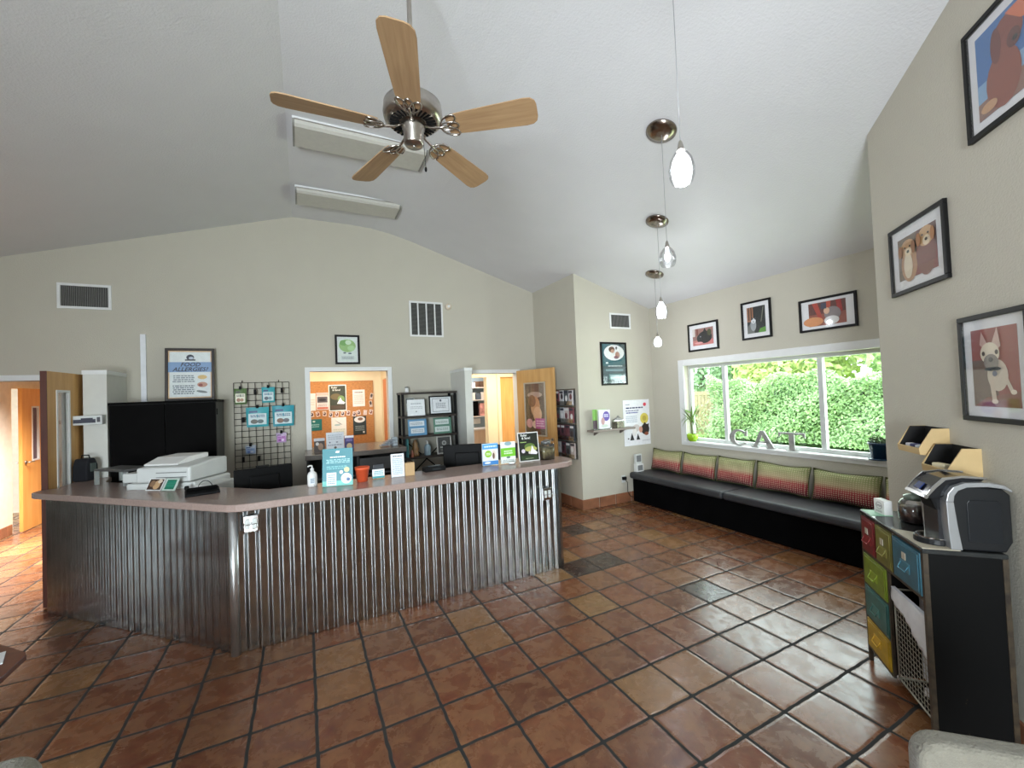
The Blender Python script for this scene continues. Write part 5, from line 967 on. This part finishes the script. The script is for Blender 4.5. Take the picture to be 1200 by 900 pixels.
def drawer(lbl, x0, x1, z0, z1, rgb, hz):
    d = MB(); d.box(x0, x1, -0.008, CD-0.05, z0, z1); d.box(x0+0.012, x1-0.012, -0.012, -0.008, z0+0.012, z1-0.012)
    o = d.build('drawer', mat('drawer_%02x%02x%02x' % rgb, rgb, 0.42, var=0.18, scale=22), cab, bevel=0.003); o['label'] = lbl
    h = MB(); cx = (x0+x1)/2; hw = 0.036
    h.tube([(cx-hw, -0.012, hz+0.02), (cx-hw, -0.028, hz-0.012), (cx+hw, -0.028, hz-0.012), (cx+hw, -0.012, hz+0.02)], 0.003, 6); h.box(cx-0.045, cx+0.045, -0.0145, -0.0122, hz-0.02, hz+0.03); h.build('handle', mat('aged_%02x%02x%02x' % rgb, tuple(int(min(255, v*1.15+18)) for v in rgb), 0.35, 0.3), o)
    if z0 > 0.6:
        k = MB(); k.box(cx-0.018, cx+0.018, -0.0165, -0.0145, hz+0.04, hz+0.075); k.build('label_plate', mat('label_plate', (186, 178, 160), 0.4), o)
drawer('dark red top drawer', 0.02, 0.188, 0.694, 0.90, (112, 26, 28), 0.77)
drawer('olive top drawer', 0.203, 0.388, 0.694, 0.90, (108, 104, 46), 0.77)
drawer('blue top drawer', 0.403, 0.665, 0.694, 0.90, (52, 100, 116), 0.78)
drawer('lime green drawer', 0.02, 0.302, 0.49, 0.672, (112, 130, 32), 0.57)
drawer('teal drawer', 0.02, 0.302, 0.288, 0.475, (52, 102, 96), 0.37)
drawer('yellow drawer', 0.02, 0.302, 0.103, 0.272, (182, 146, 34), 0.19)
# wire basket bin inside the cabinet
wb = thing('wire_basket', 'mesh waste basket standing inside the cabinet opening', 'basket', (CB.x, CB.y, 0.0), crr)
b = MB(); bx0, bx1, by0, by1, bz0, bz1 = 0.335, 0.66, 0.015, 0.25, 0.10, 0.585
import itertools
sx_ = 0.026
nx_ = int((bx1-bx0)/sx_); nz_ = int((bz1-bz0)/sx_)
for i in range(nx_+1):
    x = bx0+(bx1-bx0)*i/nx_
    b.box(x-0.0014, x+0.0014, by0-0.001, by0+0.001, bz0, bz1)
for j in range(nz_+1):
    z = bz0+(bz1-bz0)*j/nz_; b.box(bx0, bx1, by0-0.001, by0+0.001, z-0.0014, z+0.0014)
for x in (bx0, bx1): b.tube([(x, by0, bz0), (x, by0, bz1), (x, by1, bz1), (x, by1, bz0), (x, by0, bz0)], 0.005, 6)
for z in (bz0, bz1): b.tube([(bx0, by0, z), (bx1, by0, z), (bx1, by1, z), (bx0, by1, z), (bx0, by0, z)], 0.005, 6)
b.build('wire_mesh', mat('pale_wire', (176, 172, 156), 0.4, 0.4), wb)
MB().box(bx0, bx1, by0, by1, 0.088, bz0-0.005).build('bottom', M_worn, wb)
lm = mat('white_bin_liner', (226, 228, 232), 0.3, var=0.08, scale=10, bump=0.8, bscale=14)
b = MB(); n = 20; lr = random.Random(4); prev = None
for i in range(n+1):
    x = bx0-0.006+(bx1-bx0+0.012)*i/n; dz = 0.07+0.008*math.sin(i*0.55)+0.15*(i/n)**1.3; col = []
    for j in range(9):
        t_ = j/8; col.append(b.bm.verts.new((x, by0-0.010-0.003*math.sin(i*1.9+j*0.4)*t_-0.004*t_, bz1+0.012-dz*t_)))
    if prev:
        for j in range(8): f = b.bm.faces.new((prev[j], col[j], col[j+1], prev[j+1])); f.smooth = True
    prev = col
bl = b
bl.box(bx0-0.006, bx1+0.006, by0-0.012, by0+0.006, bz1+0.006, bz1+0.013)
o = bl.build('liner_fold', lm, wb); o.modifiers.new('sol', 'SOLIDIFY').thickness = 0.0015
b = MB(); b.prismy([(bx1-0.03, 0.36), (bx1-0.008, 0.45), (bx1-0.008, 0.12), (bx1-0.10, 0.20), (bx1-0.11, 0.15), (bx1-0.035, 0.21)], by0+0.012, by0+0.03); b.box(bx0+0.012, bx1-0.012, by0+0.10, by1-0.01, 0.13, bz1-0.01); b.build('liner_body', lm, wb)

def cl(x, y, z): p = CB+crx*x+cry*y; return (p.x, p.y, z)
# mats / papers on top
sh = MB(); sh.box(0, 0.13, 0, 0.11, 0, 0.002); tag(sh.build('paper_napkin', mat('mint_paper', (150, 196, 166), 0.5), None, cl(0.004, 0.0, CH+0.0005), crr), 'mint green paper on the far corner of coloured cabinet', 'paper')
sh = MB(); sh.prismz([(0.0, 0.0), (0.30, 0.0), (0.30, 0.14), (0.08, 0.14)], 0, 0.003); tag(sh.build('counter_mat', mat('beige_mat', (186, 178, 158), 0.6), None, cl(0.385, -0.002, CH+0.0005), crr), 'beige mat under the front of the coffee machine', 'mat')
bs = MB(); bs.box(-0.045, 0.045, -0.022, 0.022, 0, 0.085, ink((222, 222, 218))); art(bs, -0.045, 0, 0.09, 0.085, -0.022, [('e', 0.5, 0.58, 0.3, 0.26, (150, 150, 148)), ('e', 0.5, 0.58, 0.25, 0.21, (222, 222, 218)), ('t', 0.5, 0.57, 0.2, 'OPEN', (80, 80, 78)), ('l', 0.2, 0.12, 0.8, 0.26, 2, (130, 130, 128))])
tag(bs.build('block_sign', None, None, cl(0.075, 0.085, CH+0.001), crr+R(12), 0.003), 'small white block sign standing on the coloured cabinet', 'sign')
# glass jar with lid
gj = thing('cookie_jar', 'round glass jar with dark contents beside the coffee machine', 'jar', cl(0.235, 0.17, CH+0.001))
b = MB(); b.lathe([(0.001, 0.0), (0.062, 0.0), (0.07, 0.012), (0.074, 0.05), (0.072, 0.10), (0.058, 0.125), (0.045, 0.132)], n=28, cap=False); b.build('glass_body', thin_glass('jar_glass2', (0.9, 0.9, 0.9), 0.22), gj)
b = MB(); b.lathe([(0.001, 0.006), (0.060, 0.006), (0.066, 0.05), (0.064, 0.085), (0.001, 0.09)], n=24); b.build('contents', mat('coffee_pods', (92, 70, 64), 0.6, var=0.5, scale=30, bump=1, bscale=30), gj)
b = MB(); b.lathe([(0.048, 0.130), (0.048, 0.150), (0.03, 0.158), (0.012, 0.162), (0.022, 0.175), (0.022, 0.185), (0.001, 0.19)], n=24); b.build('lid', mat('green_grey_glass', (110, 124, 112), 0.15, 0.3), gj)
# coffee machine
cm = thing('coffee_machine', 'black and silver single cup coffee machine on the coloured cabinet', 'coffee machine', cl(0.570, 0.003, CH+0.0035), crr)
M_cb = mat('coffee_black', (20, 22, 25), 0.32, var=0.1); M_sil = mat('coffee_silver', (176, 178, 180), 0.3, 0.6)
hw = 0.105
b = MB(); b.prismx([(0.125, 0), (0.30, 0), (0.325, 0.05), (0.325, 0.262), (0.30, 0.29), (0.17, 0.296), (0.118, 0.27), (0.104, 0.21), (0.112, 0.10)], -hw+0.012, hw); b.build('body', M_cb, cm, bevel=0.006)
b = MB(); pf_ = [(0.096, 0.212), (0.104, 0.25), (0.125, 0.278), (0.17, 0.298), (0.25, 0.302), (0.305, 0.292), (0.33, 0.272)]; pi_ = [(0.33, 0.262), (0.30, 0.276), (0.25, 0.282), (0.175, 0.278), (0.142, 0.262), (0.128, 0.24), (0.124, 0.212)]
z_ = lambda L_: [(p[0], p[1]*1.055) for p in L_]; b.prismx(z_([(0.104, 0.0), (0.146, 0.0), (0.134, 0.10), (0.124, 0.212), (0.096, 0.212), (0.098, 0.10)]), -hw-0.004, hw+0.006); b.prismx(z_(pf_+pi_), -hw-0.004, hw+0.006); b.build('silver_shell', M_sil, cm, bevel=0.003)
LX = 0.040
b = MB(); b.prismx([(LX-0.012, 0.240), (LX+0.01, 0.228), (LX+0.04, 0.230), (0.12, 0.252), (0.15, 0.296), (0.24, 0.316), (0.26, 0.332), (0.17, 0.338), (0.11, 0.326), (LX+0.025, 0.292)], -0.085, 0.085); b.build('lid', mat('glossy_black', (24, 26, 30), 0.08, var=0.05), cm, bevel=0.01, seg=3)
for sx in (-0.088, 0.082):
    b = MB(); b.prismx([(LX-0.016, 0.236), (LX-0.004, 0.232), (LX+0.036, 0.284), (0.11, 0.320), (0.17, 0.332), (0.26, 0.328), (0.26, 0.338), (0.17, 0.344), (0.10, 0.332), (LX+0.026, 0.296)], sx, sx+0.006); b.build('chrome_rim', M_chrome, cm, bevel=0.002)
b = MB(); b.prismx([(LX-0.018, 0.236), (LX-0.006, 0.228), (LX+0.004, 0.236), (LX-0.006, 0.252)], -0.088, 0.088); b.build('chrome_nose', M_chrome, cm, bevel=0.002)
MB().prismx([(LX-0.002, 0.262), (LX+0.020, 0.290), (LX+0.018, 0.295), (LX-0.006, 0.267)], -0.026, 0.026).build('button_panel', mat('blue_button', (36, 52, 100), 0.2), cm, bevel=0.001)
b = MB(); b.prismx([(0.06, 0.229), (0.12, 0.25), (0.12, 0.15), (0.08, 0.17)], -0.06, 0.06); b.build('brew_head', M_blackm, cm, bevel=0.008)
b = MB(); b.prismz([(0.075*math.cos(a), 0.10+(-0.085)*math.sin(a)) for a in [PI*i/14 for i in range(15)]], 0.0, 0.028); b.build('drip_tray', M_cb, cm, bevel=0.004)
b = MB(); b.prismz([(0.07*math.cos(a), 0.10+(-0.08)*math.sin(a)) for a in [PI*i/14 for i in range(15)]], 0.0285, 0.033); b.build('drip_grate', M_chrome, cm)
MB().box(-0.06, 0.06, 0.085, 0.11, 0.03, 0.22).build('inner_panel', mat('inner_grey', (60, 60, 62), 0.2, 0.4), cm)
MB().prismx([(0.17, 0.04), (0.29, 0.04), (0.29, 0.22), (0.28, 0.235), (0.18, 0.235), (0.17, 0.22)], hw, hw+0.004).build('water_tank_panel', mat('coffee_tank', (24, 27, 31), 0.25), cm, bevel=0.002)

# ------------------------------------------------------------------ ceiling fan
FU, FV = 0.558, 2.16
fan = thing('ceiling_fan', 'five blade ceiling fan with oak blades and brushed nickel motor', 'fan', (FU, FV, 0))
b = MB(); b.tube([(0, 0, 3.32), (0, 0, 4.255)], 0.013, 14); b.build('downrod', M_nickel, fan)
b = MB(); b.lathe([(0.02, 4.17), (0.05, 4.19), (0.068, 4.23), (0.07, 4.268)], n=28); b.build('canopy', M_nickel, fan)
b = MB(); b.lathe([(0.06, 3.205), (0.125, 3.205), (0.15, 3.225), (0.155, 3.25), (0.15, 3.30), (0.12, 3.325), (0.05, 3.335), (0.03, 3.35)], n=40); mh = b.build('motor_housing', M_nickel, fan)
b = MB()
for i in range(30):
    a = 2*PI*i/30; c, s = math.cos(a), math.sin(a); p = lambda r, t, z: (r*c-t*s, r*s+t*c, z)
    b.hexa([p(0.072, -0.003, 3.2005), p(0.122, -0.005, 3.2005), p(0.122, 0.005, 3.2005), p(0.072, 0.003, 3.2005), p(0.072, -0.003, 3.2045), p(0.122, -0.005, 3.2045), p(0.122, 0.005, 3.2045), p(0.072, 0.003, 3.2045)])
b.build('vent_slots', M_blackm, mh)
b = MB(); b.lathe([(0.001, 3.085), (0.045, 3.087), (0.052, 3.098), (0.052, 3.16), (0.06, 3.175), (0.065, 3.205)], n=32); b.build('switch_housing', M_nickel, fan)
b = MB(); b.lathe([(0.001, 3.080), (0.006, 3.081), (0.006, 3.0845)], n=12); b.build('finial', M_chrome, fan)
b = MB(); b.tube([(0.05, -0.01, 3.11), (0.056, -0.012, 2.98)], 0.0015, 6); b.ball((0.056, -0.012, 2.965), 0.007, 0.007, 0.014, 10, 8); b.build('pull_chain', M_blackm, fan)
M_blade = wood('fan_blade_oak', (146, 116, 84), (168, 138, 102), rough=0.5, stretch=(1.5, 22, 22), scale=2)
def blade_mesh():
    b = MB(); pts = []
    prof = [(0.19, 0.050), (0.22, 0.058), (0.30, 0.064), (0.60, 0.078), (0.635, 0.074), (0.655, 0.058), (0.662, 0.034)]
    pts = [(x, y) for x, y in prof]+[(x, -y) for x, y in prof[::-1]]
    b.prismz(pts, -0.003, 0.003); return b
def iron_mesh():
    b = MB()
    b.tube([(0.06, 0, 0.022), (0.10, 0, 0.0), (0.145, 0.0, -0.008), (0.19, 0, -0.008)], 0.007, 8)
    for s in (-1, 0, 1):
        cx, cy = 0.200, s*0.030; a = s*0.55
        ring = []
        for i in range(16):
            t_ = 2*PI*i/16; px_, py_ = 0.050*math.cos(t_), 0.024*math.sin(t_)
            ring.append((cx+px_*math.cos(a)-py_*math.sin(a), cy+px_*math.sin(a)+py_*math.cos(a), -0.008))
        b.tube(ring, 0.0045, 6, closed=True)
    return b
for k in range(5):
    a = R(-109.3+72*k)
    bl_ = blade_mesh().build('blade', M_blade, fan); bl_.location = (0, 0, 3.168); bl_.rotation_euler = (Matrix.Rotation(a, 3, 'Z') @ Matrix.Rotation(R(-13), 3, 'X')).to_euler()
    iron_mesh().build('blade_iron', M_nickel, bl_)

# ------------------------------------------------------------------ fluorescent ceiling fixtures
M_lens = mat('prismatic_lens', (192, 190, 182), 0.35, var=0.04, scale=30, coat=0.2)
def fixture(label, v):
    t = thing('ceiling_light', label, 'ceiling light', (0.575, v, 4.27))
    MB().box(-0.605, 0.605, -0.175, 0.175, -0.03, 0).build('housing', M_white, t)
    pr_ = [(-0.19, -0.03), (-0.185, -0.065), (-0.16, -0.085), (0.16, -0.085), (0.185, -0.065), (0.19, -0.03)]
    MB().prismx(pr_, -0.59, 0.59).build('lens', M_lens, t, bevel=0.004)
    for x in (-0.605, 0.592): MB().prismx([(p[0]*1.03, p[1]-0.003) for p in pr_], x, x+0.013).build('end_cap', mat('end_cap_grey', (150, 150, 146), 0.4, 0.4), t)
    b = MB()
    for y in (-0.193, 0.187): b.box(-0.59, 0.59, y, y+0.006, -0.036, -0.028)
    b.build('edge_rail', M_nickel, t)
fixture('unlit ceiling light fixture nearest, partly behind the fan', 4.21)
fixture('unlit ceiling light fixture close to the back wall', 5.51)

# ------------------------------------------------------------------ pendant lamps
sl_ = math.atan(0.304)
def bulb_glare_mat():  # half-transparent glow imitating the blown-out glare of a bulb
    if 'glare' in _m: return _m['glare']
    m = bpy.data.materials.new('bulb_glare'); m.use_nodes = True; nt = m.node_tree; N = nt.nodes; L = nt.links
    N.remove(N['Principled BSDF']); tr = N.new('ShaderNodeBsdfTransparent'); e = N.new('ShaderNodeEmission'); e.inputs[0].default_value = (0.92, 0.96, 1.0, 1); e.inputs[1].default_value = 3.2
    mx = N.new('ShaderNodeMixShader'); mx.inputs[0].default_value = 0.5; L.new(tr.outputs[0], mx.inputs[1]); L.new(e.outputs[0], mx.inputs[2]); L.new(mx.outputs[0], N['Material Output'].inputs[0])
    _m['glare'] = m; return m
def pendant(label, u, v, zt, zb, lit):
    zcl = 3.05+0.304*(UW-u)
    t = thing('pendant_lamp', label, 'pendant lamp', (u, v, 0), 0, 'pendant lamps along the sloped ceiling')
    c = MB(); c.lathe([(0.03, -0.034), (0.07, -0.030), (0.118, -0.012), (0.12, 0.0)], n=32)
    bmesh.ops.rotate(c.bm, verts=c.bm.verts[:], cent=(0, 0, 0), matrix=Matrix.Rotation(sl_, 3, 'Y')); bmesh.ops.translate(c.bm, verts=c.bm.verts[:], vec=(0, 0, zcl-0.002)); c.build('canopy', mat('canopy_nickel', (150, 140, 130), 0.22, 1.0), t)
    c = MB(); c.tube([(0, 0, zt), (0, 0, zcl-0.03)], 0.0022, 6); c.build('cord', mat('cord_grey', (150, 150, 152), 0.5), t)
    c = MB(); c.lathe([(0.004, zt), (0.010, zt-0.01), (0.017, zt-0.045), (0.022, zt-0.055)], n=18); c.build('socket_cap', M_nickel, t)
    H_ = zt-0.05-zb; prof = [(0.018, zt-0.05), (0.035, zt-0.055-H_*0.08), (0.054, zt-0.05-H_*0.30), (0.064, zt-0.05-H_*0.58), (0.062, zt-0.05-H_*0.80), (0.050, zb)]
    c = MB(); c.lathe(prof, n=32, cap=False); sh_ = c.build('glass_shade', thin_glass('shade_glass', (0.97, 0.98, 1.0), 0.10), t)
    zm = zt-0.06-H_*0.45
    if lit:
        c = MB(); c.lathe([(0.012, zt-0.055), (0.026, zt-0.06-H_*0.12), (0.044, zt-0.05-H_*0.35), (0.050, zt-0.05-H_*0.6), (0.046, zt-0.05-H_*0.82), (0.03, zt-0.05-H_*0.9)], n=24)
        c.build('bulb_glare_liner', bulb_glare_mat(), t)  # liner added inside the clear shade to show the bulb's glare
        pl = bpy.data.lights.new('pendant_bulb', 'POINT'); pl.energy = 9.5; pl.color = (0.93, 0.96, 1.0); pl.shadow_soft_size = 0.03
        po_ = bpy.data.objects.new('bulb_light', pl); C.objects.link(po_); po_.parent = t; po_.location = (0, 0, zm)
    else:
        c = MB(); c.ball((0, 0, zm), 0.024, 0.024, 0.036); c.lathe([(0.012, zm+0.03), (0.012, zt-0.05)], n=12); c.build('bulb', mat('dim_bulb', (240, 244, 250), 0.3, emit=2.0, var=0), t)
pendant('brightly lit clear glass pendant lamp nearest, hanging from above the frame', 1.77, 1.484, 3.02, 2.80, True)
pendant('dimmer clear glass pendant lamp, second in the row', 2.615, 2.369, 2.917, 2.713, False)
pendant('brightly lit white pendant lamp, third in the row', 3.46, 3.253, 2.726, 2.496, True)
pendant('farthest lit white pendant lamp hanging lowest in the picture', 4.297, 4.13, 2.495, 2.31, True)

# ------------------------------------------------------------------ foreground furniture
M_up = mat('oatmeal_upholstery', (122, 118, 106), 0.9, var=0.06, scale=40, bump=0.5, bscale=120, sheen=0.3)
def chair(label, loc, rot, leg=M_blackm, sw_=0.46):
    t = thing('upholstered_chair', label, 'chair', loc, rot)
    b = MB(); b.prismz([(p[0]-0.5*(0.46-sw_), p[1]-0.02) for p in rrect(sw_, 0.36, 0.05)], 0.35, 0.45, smooth=False); b.build('seat', M_up, t, bevel=0.025, seg=4)
    b = MB(); b.prismy([(p[0], p[1]+0.61) for p in rrect(0.52, 0.38, 0.06, 6)], 0.17, 0.24); b.build('backrest', M_up, t, bevel=0.02, seg=4)
    for x in (-0.5*(0.46-sw_)-sw_/2+0.04, -0.5*(0.46-sw_)+sw_/2-0.04):
        for y in (-0.16, 0.12): b = MB(); b.tube([(x, y, 0.352), (x*1.04, y*1.1, 0)], [0.02, 0.014], 10); b.build('leg', leg, t)
    b = MB(); b.box(-0.15, 0.15, 0.13, 0.165, 0.30, 0.5); b.build('back_bracket', leg, t)
    return t
chair('oatmeal upholstered chair, only its back top showing at bottom right', (1.765, 0.525, 0), R(136), sw_=0.30)
chair('pale upholstered chair just peeking into the bottom left corner', (-0.945, 1.46, 0), R(0))
st = thing('side_table', 'low reddish wood side table cut off at the left edge', 'table', (-1.376, 3.24, 0), 0)
MB().prismz([(0, -0.54), (0, 0), (-0.02, 0.04), (-0.22, 0.25), (-0.62, 0.25), (-0.62, -0.54)], 0.42, 0.45).build('tabletop', wood('reddish_table', (92, 50, 34), (108, 62, 44), stretch=(2, 14, 14)), st, bevel=0.004)
for x, y in ((-0.20, -0.42), (-0.32, 0.12), (-0.58, 0.2), (-0.58, -0.5)): MB().box(x-0.02, x+0.02, y-0.02, y+0.02, 0, 0.42).build('leg', wood('reddish_table', (92, 50, 34), (108, 62, 44)), st)
sheet_o = MB(); sheet_o.box(-0.12, 0.12, -0.08, 0.08, 0, 0.004, ink((228, 232, 234))); sheet_o.box(-0.10, 0.02, -0.06, 0.06, 0.0045, 0.005, ink((90, 160, 170)))
tag(sheet_o.build('magazine', None, None, (-1.58, 3.22, 0.451), R(20)), 'white and teal leaflet lying on the low side table', 'magazine')

# ------------------------------------------------------------------ outdoors
struct(MB().box(5.24, 40, -25, 40, -0.35, -0.12).build('lawn_ground', mat('lawn', (168, 190, 104), 0.9, var=0.25, scale=3)))
struct(MB().box(-40, -8.76, -30, 30, -0.35, -0.12).build('yard_ground', mat('yard', (98, 110, 84), 0.9, var=0.2, scale=2)))
struct(MB().box(-8.76, 5.24, -30, -2.76, -0.35, -0.12).build('parking_ground', mat('asphalt', (112, 112, 110), 0.9, var=0.1, scale=4)))
def leaf_cloud(n, fn, size, seed):
    r_ = random.Random(seed); b = MB()
    for _ in range(n):
        c = Vector(fn(r_)); s = size*r_.uniform(0.6, 1.3)
        nn = Vector((r_.uniform(-1, -0.1), r_.uniform(-0.8, 0.8), r_.uniform(-0.1, 1))).normalized(); t1 = nn.orthogonal().normalized(); t2 = nn.cross(t1); a = r_.uniform(0, 2*PI)
        d1 = (t1*math.cos(a)+t2*math.sin(a))*s; d2 = (t2*math.cos(a)-t1*math.sin(a))*s*0.55
        b.face([c-d1, c-d2, c+d1, c+d2])
    return b
def leafmat(name, rgb, rgb2):
    m = mat(name, rgb, 0.5, var=0.0); nt = m.node_tree; rp = [n for n in nt.nodes if n.type == 'VALTORGB'][0]
    rp.color_ramp.elements[0].color = lin(rgb)+(1,); rp.color_ramp.elements[1].color = lin(rgb2)+(1,)
    nz = [n for n in nt.nodes if n.type == 'TEX_NOISE'][0]; nz.inputs['Scale'].default_value = 5; b = nt.nodes['Principled BSDF']
    b.inputs['Subsurface Weight'].default_value = 0.0; return m
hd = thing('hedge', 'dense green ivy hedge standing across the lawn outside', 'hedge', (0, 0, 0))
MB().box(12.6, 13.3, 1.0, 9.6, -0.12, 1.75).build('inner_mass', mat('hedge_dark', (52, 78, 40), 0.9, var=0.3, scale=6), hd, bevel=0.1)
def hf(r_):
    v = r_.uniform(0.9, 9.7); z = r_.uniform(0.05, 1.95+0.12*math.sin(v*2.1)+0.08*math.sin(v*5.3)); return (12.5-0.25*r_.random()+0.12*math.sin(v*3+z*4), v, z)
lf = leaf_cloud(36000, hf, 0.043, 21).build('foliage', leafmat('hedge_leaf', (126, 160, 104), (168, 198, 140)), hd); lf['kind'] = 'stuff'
fc = thing('wooden_fence', 'pale weathered board fence left of the hedge outside', 'fence', (0, 0, 0))
b = MB(); v = 8.9
while v < 15.5: b.box(12.9, 12.93, v, v+0.13, -0.12, 1.56); v += 0.145
b.build('boards', mat('fence_wood', (150, 134, 108), 0.85, var=0.2, scale=8), fc)
MB().box(12.87, 12.90, 8.9, 15.5, 1.42, 1.52).build('top_rail', mat('fence_wood', (150, 134, 108)), fc)
for v in (9.6, 12.0, 14.4): MB().box(12.8, 12.87, v, v+0.09, -0.12, 1.62).build('post', mat('fence_wood', (150, 134, 108)), fc)
ivy = leaf_cloud(900, lambda r_: (12.82-0.06*r_.random(), 8.9+2.6*r_.random()**1.6, -0.1+1.5*r_.random()*r_.random()), 0.05, 5).build('ivy', leafmat('hedge_leaf', (126, 160, 104), (168, 198, 140)), fc); ivy['kind'] = 'stuff'
gr = leaf_cloud(9000, lambda r_: (r_.uniform(9.5, 12.2), r_.uniform(2.0, 11.5), -0.115+0.05*r_.random()), 0.045, 9)
tag(gr.build('grass', leafmat('grass_blade', (176, 196, 104), (212, 226, 142))), 'bright lawn grass in front of the hedge', 'grass', kind='stuff')
trees = [(15.8, 4.6, 5.6, 2.0, (130, 168, 96), (190, 214, 142), 'yellow green leafy tree behind the right part of the hedge'), (15.8, 8.9, 5.4, 2.0, (150, 184, 96), (212, 222, 140), 'bright yellow green tree behind the middle of the hedge'),
    (16.6, 13.4, 5.4, 2.1, (120, 160, 110), (166, 198, 150), 'green tree standing behind the wooden fence'), (15.6, 0.4, 5.8, 2.0, (84, 118, 78), (130, 162, 108), 'darker tree behind the far right end of the hedge'),
    (21.5, 6.8, 8.5, 3.0, (96, 132, 84), (150, 184, 122), 'tall distant tree seen through the gap above the hedge'), (22.0, 13.4, 8.0, 3.0, (110, 148, 100), (160, 192, 140), 'tall distant tree rising above the fence')]
for i, (u, v, h, r_c, c1, c2, lb_) in enumerate(trees):
    t = thing('leafy_tree', lb_, 'tree', (u, v, -0.12))
    b = MB(); b.tube([(0, 0, 0), (0.05, 0.03, h*0.3), (-0.04, 0, h*0.6)], [0.22, 0.17, 0.10], 12); b.build('trunk', mat('bark', (112, 98, 84), 0.9, var=0.3, scale=6, bump=1, bscale=12), t)
    def tf(r_, h=h, rc=r_c):
        a = r_.uniform(0, 2*PI); ph = r_.uniform(-1, 1); rr2 = rc*(0.55+0.45*r_.random()); s_ = math.sqrt(1-ph*ph); return (rr2*s_*math.cos(a), rr2*s_*math.sin(a), h*0.55+ph*rc*1.1)
    f = leaf_cloud(7000, tf, 0.13, 50+i).build('foliage', leafmat('tree_leaf_%d' % i, c1, c2), t); f['kind'] = 'stuff'
